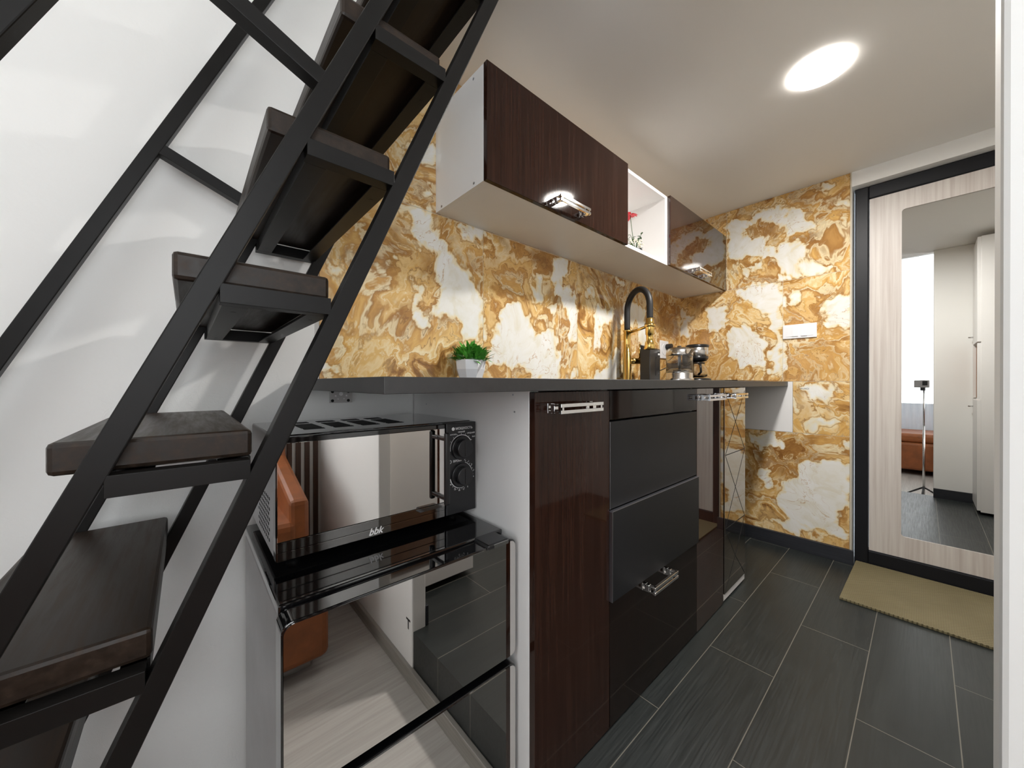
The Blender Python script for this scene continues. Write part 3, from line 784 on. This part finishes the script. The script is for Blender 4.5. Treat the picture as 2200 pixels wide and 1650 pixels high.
# ================================================================ FRIDGE AND MICROWAVE
FY = .644; FX0, FX1 = .1065, .5855; FT = .627
fr = thing('fridge', ((FX0 + FX1) / 2, .9, ZL), 'low two-door fridge with mirrored doors and glossy black top under the worktop', 'fridge')
B('body', (FX0 + .004, FX1 - .004, .705, 1.13, ZL + .03, FT - .020), 'grey_metal', fr, .004, 'grey metal body')
B('top_slab', (FX0 + .004, FX1 - .002, .692, 1.14, FT - .020, FT), 'black_gloss', fr, .003, 'glossy black top')
def fridge_door(z0, z1):
    bm = bm_new()
    prism(bm, [(x, z) for x, z in rrect(FX0, FX1, z0, z1, .016)], FY + .0015, .690, 'y', .002)
    dd = obj('door', bm, 'black_gloss', fr)
    prism_bm = prism(bm_new(), rrect(FX0 + .003, FX1 - .002, z0 + .003, z1 - .004, .015), FY, FY + .0025, 'y')
    obj('mirror_panel', prism_bm, 'tinted_mirror', dd, 'mirrored door face')
    return dd
fridge_door(.3440, .6205); fridge_door(ZL + .05, .3265)
B('hinge_cover', (.499, .561, .640, .700, FT - .012, FT - .0003), 'black_plastic', fr, .004, 'black hinge cover')
B('hinge_plate', (.515, .557, .6385, .6400, FT - .010, FT - .002), 'chrome', fr)
bm = bm_new()
for x in (FX0 + .05, FX1 - .05):
    for y in (.75, 1.08): lathe(bm, [(.02, 0), (.02, .032)], (x, y, ZL), 16)
split('foot', bm, 'rubber', fr)

MX0, MX1, MY, MYB, MZ, MT = .126, .590, .812, 1.145, .646, .884
mw = thing('microwave', ((MX0 + MX1) / 2, .98, FT), 'black microwave oven with mirrored door on top of the fridge', 'microwave')
B('body', (MX0, MX1, MY + .028, MYB, MZ, MT), 'grey_metal', mw, .004, 'grey metal casing')
B('top_plate', (MX0 + .002, MX1 - .002, MY + .026, MYB - .002, MT - .002, MT + .0008), 'black_gloss', mw, .0006, 'glossy dark top')
DXR = .4965
mdoor = B('door', (MX0, DXR, MY + .004, MY + .028, MZ, MT - .001), 'black_gloss', mw, .002)
B('mirror_window', (MX0 + .002, DXR - .004, MY, MY + .005, .684, MT - .012), 'tinted_mirror', mdoor, .0006, 'mirrored door glass')
B('lower_band', (MX0 + .002, DXR - .004, MY + .0005, MY + .005, .664, .6825), 'smoked_mirror', mdoor, .0004)
B('bottom_band', (MX0 + .002, DXR - .004, MY + .0005, MY + .005, MZ + .001, .663), 'smoked_mirror', mdoor, .0004)
text('brand_lettering', 'bbk', .021, (.315, MY - .0002, .6572), (1, 0, 0), (0, 0, 1), 'print', mdoor, shear=.35, fat=.00035)
bm = bm_new()
box(bm, .4700, .4840, MY - .042, MY - .030, .688, .866, .004)
box(bm, .4720, .4820, MY - .034, MY, .845, .855, .002); box(bm, .4720, .4820, MY - .034, MY, .699, .709, .002)
obj('handle', bm, 'black_plastic', mdoor)
panel = B('control_panel', (DXR + .0015, MX1, MY + .001, MY + .028, MZ, MT - .001), 'black_plastic', mw, .0015)
KX = .5435
for z in (.8165, .7450):
    kb = bm_new(); n = 36
    ring = lambda r: [(KX + r * math.cos(2 * math.pi * i / n), z + r * math.sin(2 * math.pi * i / n)) for i in range(n)]
    prism(kb, ring(.0310), MY - .006, MY + .001, 'y', .0012); prism(kb, ring(.0235), MY - .021, MY - .006, 'y', .0015)
    box(kb, KX - .0025, KX + .0025, MY - .0225, MY - .019, z - .019, z + .019, .001)
    kn = obj('knob', kb, 'black_plastic', panel)
def dial_marks(z, a0, a1, labels, r=.0335):
    bm = bm_new(); n = 40
    for i in range(n):
        a, c = [math.radians(a0 + (a1 - a0) * (i + k) / n) for k in (0, 1)]
        wd = .0006 + .0014 * i / n
        q = [(KX + rr * math.cos(t), z + rr * math.sin(t)) for rr, t in ((r, a), (r + wd, a), (r + wd, c), (r, c))]
        prism(bm, q, MY + .0004, MY + .0012, 'y')
    for i in range(9):
        a = math.radians(a0 + (a1 - a0) * i / 8)
        dx, dz = math.cos(a), math.sin(a)
        groove2 = [(KX + (r + .003) * dx - .0005 * dz, z + (r + .003) * dz + .0005 * dx), (KX + (r + .005) * dx - .0005 * dz, z + (r + .005) * dz + .0005 * dx),
                   (KX + (r + .005) * dx + .0005 * dz, z + (r + .005) * dz - .0005 * dx), (KX + (r + .003) * dx + .0005 * dz, z + (r + .003) * dz - .0005 * dx)]
        prism(bm, groove2, MY + .0004, MY + .0012, 'y')
    obj('dial_scale', bm, 'print', panel)
    for (s, a) in labels:
        a = math.radians(a)
        text('dial_lettering', s, .0058, (KX + (r + .0068) * math.cos(a), MY + .0004, z + (r + .0068) * math.sin(a)), (1, 0, 0), (0, 0, 1), 'print', panel)
dial_marks(.8165, 190, 30, [])
dial_marks(.7450, 70, -30, [('0', 75), ('1', 55), ('2', 35), ('3', 10), ('4', -15)])
dial_marks(.7450, -75, -170, [('5', -60), ('9', -80), ('10', -100), ('15', -120), ('20', -150), ('30', -170)])
for s, x, z, k in (('МОЩНОСТЬ', .5525, .8680, .0088), ('НИЗКИЙ', .544, .8585, .0050), ('РАЗМОРОЗКА', .514, .8535, .0042), ('СРЕДНИЙ', .574, .8535, .0050), ('ВЫС', .5835, .843, .0050), ('ВРЕМЯ', .5315, .7835, .0080)):
    text('panel_lettering', s, k, (x, MY + .0006, z), (1, 0, 0), (0, 0, 1), 'print', panel)
bm = bm_new()
for z, full in ((.8680, True), (.7835, False)):
    n = 20; cx = .5185 if full else .5085
    if full: prism(bm, [(cx + .0045 * math.cos(2 * math.pi * i / n), z + .0045 * math.sin(2 * math.pi * i / n)) for i in range(n)], MY + .0004, MY + .0012, 'y')
    else:
        for i in range(n):
            a, c = 2 * math.pi * i / n, 2 * math.pi * (i + 1) / n
            prism(bm, [(cx + .0048 * math.cos(a), z + .0048 * math.sin(a)), (cx + .0048 * math.cos(c), z + .0048 * math.sin(c)), (cx + .0038 * math.cos(c), z + .0038 * math.sin(c)), (cx + .0038 * math.cos(a), z + .0038 * math.sin(a))], MY + .0004, MY + .0012, 'y')
        prism(bm, [(cx - .0004, z), (cx + .0004, z), (cx + .0004, z + .0032), (cx - .0004, z + .0032)], MY + .0004, MY + .0012, 'y')
split('panel_symbol', bm, 'print', panel)
# top vents and side holes
bm = bm_new()
for i in range(4):
    xo = .195 + i * .0635
    box(bm, xo, xo + .042, .935, 1.03, MT + .0002, MT + .0014); box(bm, xo, xo + .042, .908, .925, MT + .0002, MT + .0014)
    box(bm, xo, xo + .042, 1.055, 1.085, MT + .0002, MT + .0014)
split('top_vent', bm, 'void', mw)
bm = bm_new()
for j in range(9):
    for i in range(8):
        cy = .885 + i * .0185 + (.009 if j % 2 else 0); cz = .668 + j * .0105; n = 8
        prism(bm, [(cy + .0055 * math.cos(2 * math.pi * k / n), cz + .0036 * math.sin(2 * math.pi * k / n)) for k in range(n)], MX0 - .0004, MX0 + .0005, 'x')
obj('side_vent', bm, 'void', mw)
bm = bm_new()
for x in (MX0 + .04, MX1 - .04):
    for y in (MY + .06, MYB - .04): lathe(bm, [(.012, 0), (.014, MZ - FT)], (x, y, FT), 14)
split('foot', bm, 'rubber', mw)

# ================================================================ WORKTOP THINGS
# potted plant
PX, PY = .776, 1.10
pp = thing('potted_plant', (PX, PY, CT1), 'small bushy green plant in a white faceted pot on the worktop', 'plant')
bm = bm_new(); n = 8
def octo(r, z, k=0): return [bm.verts.new((PX + r * math.cos(math.pi * (2 * i + 1) / n + .25), PY + r * math.sin(math.pi * (2 * i + 1) / n + .25), CT1 + z)) for i in range(n)]
rg = [octo(.040, 0), octo(.044, .010), octo(.054, .040), octo(.0575, .074), octo(.0535, .074), octo(.050, .060)]
bm.faces.new(rg[0][::-1])
for a, c in zip(rg, rg[1:]):
    for i in range(n): bm.faces.new((a[i], a[(i + 1) % n], c[(i + 1) % n], c[i]))
bmesh.ops.recalc_face_normals(bm, faces=bm.faces[:])
obj('pot', bm, 'white_plastic', pp)
bm = bm_new(); lathe(bm, [(.0, .0), (.0515, .0), (.0515, .004), (0, .008)], (PX, PY, CT1 + .058), 16, False); obj('soil', bm, 'soil', pp)
bm = bm_new()
for i in range(260):
    a = random.random() * 6.283; el = random.random() ** .8; rr = .050 * math.sqrt(random.random()); 
    p = (PX + rr * math.cos(a), PY + rr * math.sin(a), CT1 + .066 + (.058 * (1 - (rr / .06) ** 2)) * random.random())
    leaf(bm, p, (math.cos(a + random.uniform(-.6, .6)), math.sin(a + random.uniform(-.6, .6)), random.uniform(-.05, 1.9)), random.uniform(.024, .048), random.uniform(.011, .020), random.uniform(-.1, .45))
obj('foliage', bm, 'leaf', pp)

# tap
TX, TY, HX, HY = 1.885, 1.128, 1.795, .944
tp = thing('kitchen_tap', (TX, TY, CT1), 'tall gold kitchen tap with black hose arch behind the worktop', 'tap')
lx = Vector((HX - TX, HY - TY, 0))
bm = bm_new(); lathe(bm, [(.032, 0), (.032, .004), (.024, .007), (.024, .165), (.020, .168), (.020, .282), (.0225, .284), (.0225, .292), (.0, .292)], (TX, TY, CT1), 32); obj('column', bm, 'gold', tp)
bm = bm_new(); pts = []
zt = CT1 + .290; zh = 1.322; zp = 1.508; rad = lx.length / 2
for k in range(6): pts.append((TX, TY, zt + (zp - rad - zt) * k / 6 - .002))
mid = Vector((TX, TY, 0)) + lx / 2
for k in range(25):
    a = math.pi * k / 24; c = mid - lx / 2 * math.cos(a); pts.append((c.x, c.y, zp - rad - .012 + (rad) * math.sin(a)))
for k in range(1, 6): pts.append((HX, HY, (zp - rad - .012) + (zh - .005 - (zp - rad - .012)) * k / 5))
tube(bm, pts, .0165, 18); obj('hose', bm, 'rubber', tp)
bm = bm_new(); lathe(bm, [(.0175, 0), (.0215, -.002), (.0215, -.085), (.018, -.088), (.018, -.118), (.021, -.121), (.029, -.160), (.026, -.163), (0, -.163)], (HX, HY, zh + .003), 28); obj('spray_head', bm, 'gold', tp)
bm = bm_new(); tube(bm, [(TX, TY, CT1 + .275), (TX + lx.x * .5, TY + lx.y * .5, CT1 + .281), (HX - lx.x * .06, HY - lx.y * .06, CT1 + .288)], .0075, 14)
lathe(bm, [(.027, -.009), (.027, .009)], (HX, HY, CT1 + .289), 24); obj('holder_arm', bm, 'gold', tp)
bm = bm_new(); sd = Vector((.83, -.55, 0)).normalized()
tube(bm, [(TX, TY, CT1 + .118), (TX + sd.x * .085, TY + sd.y * .085, CT1 + .118)], .018, 20)
tube(bm, [(TX + sd.x * .075, TY + sd.y * .075, CT1 + .12), (TX + sd.x * .076, TY + sd.y * .076, CT1 + .215)], [.006, .005], 12)
obj('lever', bm, 'gold', tp)

# black box
bx_ = thing('black_box', (1.95, 1.03, CT1), 'black plastic countertop box with small white label, beside the gold tap', 'box')
bm = bm_new(); prism(bm, [(1.000, CT1), (1.060, CT1), (1.060, 1.203), (1.000, 1.178)], 1.905, 2.022, 'x', .003); obj('body', bm, 'black_plastic', bx_)
B('label_sticker', (1.995, 2.014, .9990, 1.0004, 1.146, 1.156), 'print', bx_, 0, 'small white label')
bm = bm_new(); prism(bm, [(1.968, 1.03), (1.973, 1.03), (1.973, 1.125), (1.980, 1.13), (1.980, 1.134), (1.968, 1.134)], .9994, 1.0002, 'y'); obj('groove', bm, 'void', bx_)
# kettle
KXc, KYc, KZ = 2.165, .955, CT1
kt = thing('kettle', (KXc, KYc, KZ), 'glass electric kettle with steel base and lid on the worktop', 'kettle')
obj('base', lathe(bm_new(), [(.076, 0), (.078, .004), (.078, .018), (.073, .022), (.073, .048), (.071, .050)], (KXc, KYc, KZ), 40), 'steel_shiny', kt)
obj('glass_body', lathe(bm_new(), [(.071, .050), (.0725, .052), (.0725, .150), (.068, .155), (.066, .155), (.0695, .150), (.0695, .054), (.0, .054)], (KXc, KYc, KZ), 40, False), 'glass', kt)
obj('lid', lathe(bm_new(), [(.0735, .150), (.0735, .158), (.070, .178), (.060, .192), (.040, .199), (.012, .201), (.012, .209), (.0, .210)], (KXc, KYc, KZ), 40), 'steel_shiny', kt)
bm = bm_new(); h = [(.066, .185), (.105, .180), (.122, .155), (.122, .09), (.110, .045), (.075, .035)]
tube(bm, [(KXc + a * .915, KYc + a * .40, KZ + z) for a, z in h], .009, 12); obj('handle', bm, 'black_plastic', kt)
bm = bm_new(); prism(bm, [(KYc - .075, KZ + .155), (KYc - .095, KZ + .185), (KYc - .06, KZ + .188), (KYc - .06, KZ + .155)], KXc - .05, KXc - .015, 'x', .003); obj('spout', bm, 'steel_shiny', kt)
# coffee maker
CX, CY = 2.495, .985
cf = thing('coffee_maker', (CX, CY, CT1), 'small black and steel drip coffee maker in the corner of the worktop', 'coffee maker')
obj('base', lathe(bm_new(), [(.082, 0), (.084, .006), (.080, .020), (.062, .024)], (CX, CY, CT1), 36), 'black_plastic', cf)
B('column', (CX - .055, CX + .035, CY + .03, CY + .075, CT1 + .018, CT1 + .215), 'black_plastic', cf, .010)
obj('filter_housing', lathe(bm_new(), [(.030, .128), (.055, .133), (.0655, .150), (.0655, .165)], (CX, CY, CT1), 36), 'black_plastic', cf)
obj('steel_band', lathe(bm_new(), [(.0655, .163), (.067, .164), (.067, .220), (.0655, .221)], (CX, CY, CT1), 36), 'steel_shiny', cf)
obj('lid', lathe(bm_new(), [(.066, .220), (.069, .222), (.069, .236), (.060, .240), (0, .241)], (CX, CY, CT1), 36), 'black_plastic', cf)
obj('carafe', lathe(bm_new(), [(.040, .026), (.058, .034), (.062, .055), (.058, .085), (.042, .112), (.044, .118), (.041, .118), (.0395, .112), (.055, .085), (.0595, .055), (.055, .037), (.0, .030)], (CX, CY, CT1), 36, False), 'glass', cf)
obj('carafe_lid', lathe(bm_new(), [(.044, .116), (.046, .119), (.046, .125), (.0, .127)], (CX, CY, CT1), 30), 'black_plastic', cf)
bm = bm_new(); tube(bm, [(CX - .042, CY - .03, CT1 + .112), (CX - .075, CY - .05, CT1 + .108), (CX - .080, CY - .055, CT1 + .06), (CX - .052, CY - .03, CT1 + .045)], .007, 10); obj('carafe_handle', bm, 'black_plastic', cf)
# wall socket and plug with its cord
so = thing('wall_socket', (2.445, YW, 1.155), 'white wall socket with plug, on the marble above the kettle', 'socket')
B('plate', (2.387, 2.503, YW - .010, YW - .0005, 1.156, 1.277), 'white_plastic', so, .003)
obj('socket_face', prism(bm_new(), [(2.445 + .04 * math.cos(i * math.pi / 16), 1.2165 + .04 * math.sin(i * math.pi / 16)) for i in range(32)], YW - .0125, YW - .0095, 'y', .001), 'white_plastic', so)
pg = thing('power_plug', (2.465, YW - .012, 1.237), 'black power plug and cord in the socket behind the kettle', 'plug')
bm = bm_new(); prism(bm, [(2.465 + .019 * math.cos(i * math.pi / 12), 1.237 + .019 * math.sin(i * math.pi / 12)) for i in range(24)], YW - .052, YW - .0127, 'y', .003); obj('plug_body', bm, 'rubber', pg)
bm = bm_new(); tube(bm, [(2.465, YW - .05, 1.235), (2.46, YW - .065, 1.20), (2.43, YW - .07, 1.14), (2.36, YW - .075, 1.095), (2.26, YW - .08, 1.072), (2.17, YW - .06, 1.05), (2.13, YW - .05, CT1 + .006)], .003, 8); obj('cord', bm, 'rubber', pg)
# double light switch
sw = thing('light_switch', (XE, .489, 1.254), 'white double light switch on the marble end wall near the door', 'switch')
B('plate', (XE - .009, XE - .0006, .4085, .5690, 1.2535, 1.3365), 'white_plastic', sw, .002)
for k, y in enumerate((.5375, .5085, .4665, .4375)):
    bm = bm_new(); pz = (1.2655, 1.3245); tl = .0035 if k in (1, 2) else .0005
    prism(bm, [(XE - .0085, pz[0]), (XE - .0085, pz[1]), (XE - .0105, pz[1]), (XE - .0105 - tl, pz[0])], y - .0142, y + .0142, 'y', .0004)
    obj('rocker', bm, 'white_plastic', sw)
# mounting plate under the worktop
mp = thing('mounting_plate', (.356, 1.19, .927), 'grey metal mounting plate with holes on the wall under the worktop', 'bracket')
B('plate', (.3235, .3885, 1.1905, 1.1955, .9275, .9675), 'grey_metal', mp, .0006)
bm = bm_new()
for x, z, r in ((.331, .9615, .0044), (.331, .934, .0044), (.377, .9615, .0044), (.377, .934, .0044)):
    prism(bm, [(x + r * math.cos(i * math.pi / 8), z + r * math.sin(i * math.pi / 8)) for i in range(16)], 1.1899, 1.1907, 'y')
split('screw_hole', bm, 'void', mp)
bm = bm_new()
for x, z, r in ((.3555, .9545, .0058), (.340, .9485, .0026), (.3715, .949, .0026), (.347, .939, .0016), (.364, .9395, .0016)):
    prism(bm, [(x + r * math.cos(i * math.pi / 8), z + r * math.sin(i * math.pi / 8)) for i in range(16)], 1.1899, 1.1907, 'y')
split('pin', bm, 'print', mp)

# ================================================================ LOFT STAIRCASE
S = .4345                                   # dx per dz of the stringers
D_ = Vector((S, 1)).normalized(); N_ = Vector((-D_.y, D_.x))     # along / away (up-left) in XZ
T = .025
def off(c, z): return (c + S * z, z)
hw = .5 * (.0265)                            # half of horizontal cut
st = thing('loft_staircase', (-.35, .88, ZL), 'steep black steel loft staircase with dark wooden treads and rails', 'staircase')
def bar_line(c, z0, z1, y0, name='stringer', wz=.028, foot=False):
    """bar whose horizontal cut spans c .. c+wz"""
    bm = bm_new()
    pts = [(c + S * z0, z0), (c + wz + S * z0, z0), (c + wz + S * z1, z1), (c + S * z1, z1)]
    prism(bm, pts, y0, y0 + T, 'y', .0015); return obj(name, bm, 'steel', st)
YN, YFAR = .61, 1.136
cu, cl = -.4772, -.3110
for y in (YN, YFAR):
    bar_line(cu, ZL, 2.30, y); bar_line(cl, ZL, 2.134, y)
def zk(k): return 1.1185 + .2355 * (k - 3)
def xk(k): return -.0135 + .1015 * (k - 3)
for k in range(-2, 8):
    zt_ = zk(k)
    for y in (YN, YFAR):
        bm = bm_new(); box(bm, cu + .028 + S * zt_ - .004, cl + S * (zt_ - .0255) + .004, y + .0001, y + T - .0001, zt_ - .0255, zt_, .0006)
        obj('rung', bm, 'steel', st)
    bm = bm_new(); box(bm, xk(k), xk(k) + .185, YN + .0225, YFAR + .004, zt_ + .0015, zt_ + .0385, .0055, 2); obj('tread', bm, 'tread', st)
    for xo, fl_ in ((.0495, 0), (.1530, 1)):
        bm = bm_new(); x0 = xk(k) + xo
        box(bm, x0, x0 + .030, YN + T, YFAR, zt_ - .0255, zt_ - .0225, .0004)
        xf = x0 if not fl_ else x0 + .027
        box(bm, xf, xf + .003, YN + T, YFAR, zt_ - .0225, zt_ + .0012, .0004)
        for yy in (YN + .075, YFAR - .03):
            prism(bm, [(x0 + .0165 + .0036 * math.cos(i * math.pi / 5), yy + .0036 * math.sin(i * math.pi / 5)) for i in range(10)], zt_ - .0258, zt_ - .0253, 'z')
        obj('tread_bracket', bm, 'steel', st)
# rails
RN, RF = -.7437, -.7236
def rail(c, y, z0, z1): return bar_line(c, z0, z1, y, 'handrail', .0275)
rail(RN, YN, .35, 2.6); rail(RF, YFAR, .35, 2.6)
def post(y, c_rail, zc):
    """square post, perpendicular to the stringer; zc = height where its axis meets the stringer's outer line"""
    p = Vector(off(cu, zc)); Ld = (cu - (c_rail + .0275)) * D_.y
    q = p + N_ * (Ld + .001)
    bm = bm_new(); a = p - N_ * .001
    beam(bm, (a.x, a.y), (q.x, q.y), T, y + .0001, y + T - .0001, .001)
    obj('post', bm, 'steel', st)
for z in (.52, 1.4547, 2.28): post(YN, RN, z)
for z in (.52, 1.432, 2.28): post(YFAR, RF, z)

# ================================================================ CEILING LAMP
LX, LY = 1.731, .2545
lp = thing('ceiling_lamp', (LX, LY, ZC - .02), 'round glowing recessed lamp in the kitchen ceiling', 'lamp')
obj('rim', lathe(bm_new(), [(.071, -.003), (.076, -.011), (.088, -.010), (.0915, -.0005), (.071, -.0005)], (LX, LY, ZC), 56, False), 'lamp_rim', lp)
obj('diffuser', lathe(bm_new(), [(.0, -.0100), (.060, -.0095), (.0745, -.0075), (.0745, -.002)], (LX, LY, ZC), 56, False), 'glow', lp)

# ================================================================ DOOR MAT, AND THE ROOM BEHIND
bm = bm_new(); prism(bm, [(2.228, .2555), (2.757, .2475), (2.757, -.52), (2.224, -.512)], .0005, .012, 'z', .002)
tag(obj('door_mat', bm, 'mat'), 'beige honeycomb-textured mat on the dark floor at the door', 'mat')
# wardrobe
wd = thing('wardrobe', (.92, -.52, 0), 'white wardrobe with a wooden niche seen in the door mirror', 'wardrobe')
carc = bm_new(); wx0, wx1, wy0, wy1, wz1 = XP1 + .002, 1.115, -.84, -.285, 2.09
box(carc, wx0, wx1, wy0, wy1, 0.02, wz1, .001); obj('body', carc, 'white_lam', wd)
B('door', (wx0 + .003, wx1 - .003, wy1, wy1 + .018, 1.30, wz1 - .003), 'white_lam', wd, .001)
B('door', (wx0 + .003, wx1 - .003, wy1, wy1 + .018, .03, .86), 'white_lam', wd, .001)
bm = bm_new(); box(bm, wx0 + .003, wx0 + .02, wy1, wy1 + .018, .87, 1.29); box(bm, wx1 - .02, wx1 - .003, wy1, wy1 + .018, .87, 1.29); split('stile', bm, 'white_lam', wd)
B('niche', (wx0 + .02, wx1 - .02, wy1, wy1 + .002, .87, 1.29), 'niche', wd, 0, 'brown wooden niche')
bm = bm_new(); tube(bm, [(wx0 + .05, wy1 + .018, 1.36), (wx0 + .05, wy1 + .045, 1.36)], .006); tube(bm, [(wx0 + .05, wy1 + .018, .80), (wx0 + .05, wy1 + .045, .80)], .006); split('knob', bm, 'chrome', wd)
# slat panel
sl = thing('slat_panel', (.48, YF, ZL), 'brown vertical wooden wall slats reflected in the microwave door', 'wall panel')
for i in range(7):
    x = .650 - i * .050
    B('slat', (x - .028, x, YF + .0003, YF + .020, ZL + .01, 2.6), 'slat', sl, .002)
# sofa
sf = thing('sofa', (-.9, -.6, ZL), 'rust orange leather corner sofa reflected in the mirrored doors', 'sofa')
bm = bm_new(); box(bm, -2.0, .44, -1.02, -.33, ZL + .07, ZL + .42, .03, 3); box(bm, -2.15, -1.42, -.33, .62, ZL + .07, ZL + .42, .03, 3); obj('base', bm, 'leather', sf)
bm = bm_new()
for a, c in ((-1.40, -.52), (-.50, .40)): box(bm, a, c, -.85, -.325, ZL + .42, ZL + .54, .04, 3)
box(bm, -2.10, -1.43, -.80, .63, ZL + .42, ZL + .54, .04, 3); split('seat_cushion', bm, 'leather', sf)
bm = bm_new(); prism(bm, [(-1.02, ZL + .42), (-1.02, ZL + .84), (-.92, ZL + .86), (-.78, ZL + .56), (-.76, ZL + .42)], -2.0, .44, 'x', .02); obj('backrest', bm, 'leather', sf)
bm = bm_new(); prism(bm, [(-1.02, ZL + .40), (-1.02, ZL + .80), (-.34, ZL + .63), (-.33, ZL + .40)], .36, .442, 'x', .02); obj('armrest', bm, 'leather', sf)
bm = bm_new()
for x, y in ((-1.9, -.95), (.30, -.95), (.30, -.45), (-1.9, .5), (-1.5, .5)): box(bm, x - .09, x + .09, y - .03, y + .03, ZL, ZL + .07, .004)
split('foot', bm, 'chrome', sf)
# sheer curtain below the pane and at the sides
bm = bm_new()
def drape(y0, y1, z0, z1, x, amp, n):
    top, bot = [], []
    for i in range(n + 1):
        y = y0 + (y1 - y0) * i / n; dx = amp * math.sin(i * 1.25)
        top.append(bm.verts.new((x + dx, y, z1))); bot.append(bm.verts.new((x + dx * 1.2, y, z0)))
    for i in range(n): bm.faces.new((bot[i], bot[i + 1], top[i + 1], top[i])).smooth = True
drape(-1.04, -.98, ZL + .02, 2.9, XW + .16, .012, 8); drape(.60, 1.10, ZL + .02, 2.9, XW + .16, .018, 34)
drape(-.98, .60, ZL + .02, .70, XW + .16, .012, 120)
cu_o = obj('curtain', bm, 'curtain'); tag(cu_o, 'white sheer curtain around the window behind the sofa', 'curtain')
sol = cu_o.modifiers.new('thickness', 'SOLIDIFY'); sol.thickness = .001
# tripod and phone that take the picture
ry = math.radians(48.3504); fw = Vector((math.cos(ry), math.sin(ry), 0)); rt = Vector((math.sin(ry), -math.cos(ry), 0))
def local_box(bm, r0, r1, f0, f1, z0, z1, bev=.004):
    t0 = bm_new(); box(t0, r0, r1, f0, f1, z0, z1, bev)
    me = bpy.data.meshes.new('t'); t0.to_mesh(me); t0.free()
    me.transform(Matrix(((rt.x, fw.x, 0, 0), (rt.y, fw.y, 0, 0), (0, 0, 1, 0), (0, 0, 0, 1))))
    bm.from_mesh(me); bpy.data.meshes.remove(me)
ph = thing('smartphone', (0, 0, EYE - .045), 'dark smartphone clamped on a tripod, reflected in the door mirror', 'phone')
bm = bm_new(); local_box(bm, -.110, .045, -.014, -.005, EYE - .045, EYE + .030); obj('case', bm, 'grey_metal', ph)
bm = bm_new(); local_box(bm, -.020, .030, -.0055, -.0035, EYE - .022, EYE + .022, .001); obj('camera_bump', bm, 'black_plastic', ph)
tr = thing('tripod', (-.04, -.03, ZL), 'thin black phone tripod standing on the pale floor, reflected in the door mirror', 'tripod')
pc = rt * -.032 + fw * -.03
bm = bm_new(); tube(bm, [(pc.x, pc.y, ZL + .05), (pc.x, pc.y, .55)], .0095, 12); tube(bm, [(pc.x, pc.y, .54), (pc.x, pc.y, EYE - .075)], .0065, 12); obj('pole', bm, 'steel_shiny', tr)
bm = bm_new(); local_box(bm, -.055, -.010, -.026, -.0145, EYE - .075, EYE + .032, .003); obj('clamp', bm, 'black_plastic', tr)
for k in range(3):
    a = 2.2 + k * 2.094; bm = bm_new()
    tube(bm, [(pc.x, pc.y, ZL + .13), (pc.x + .17 * math.cos(a), pc.y + .17 * math.sin(a), ZL + .012)], .008, 10)
    tube(bm, [(pc.x + .155 * math.cos(a), pc.y + .155 * math.sin(a), ZL + .020), (pc.x + .19 * math.cos(a), pc.y + .19 * math.sin(a), ZL + .0105)], .0105, 10)
    obj('leg', bm, 'black_plastic', tr)
# unseen fill light, added behind the camera to even out the room
rl = thing('fill_disc', (-1.0, -.1, ZT - .05), 'added round fill light under the room ceiling, unseen behind the camera', 'lamp')
obj('diffuser', lathe(bm_new(), [(.0, -.045), (.36, -.035), (.40, -.0005)], (-1.0, -.1, ZT), 40, False), 'fill_glow', rl)
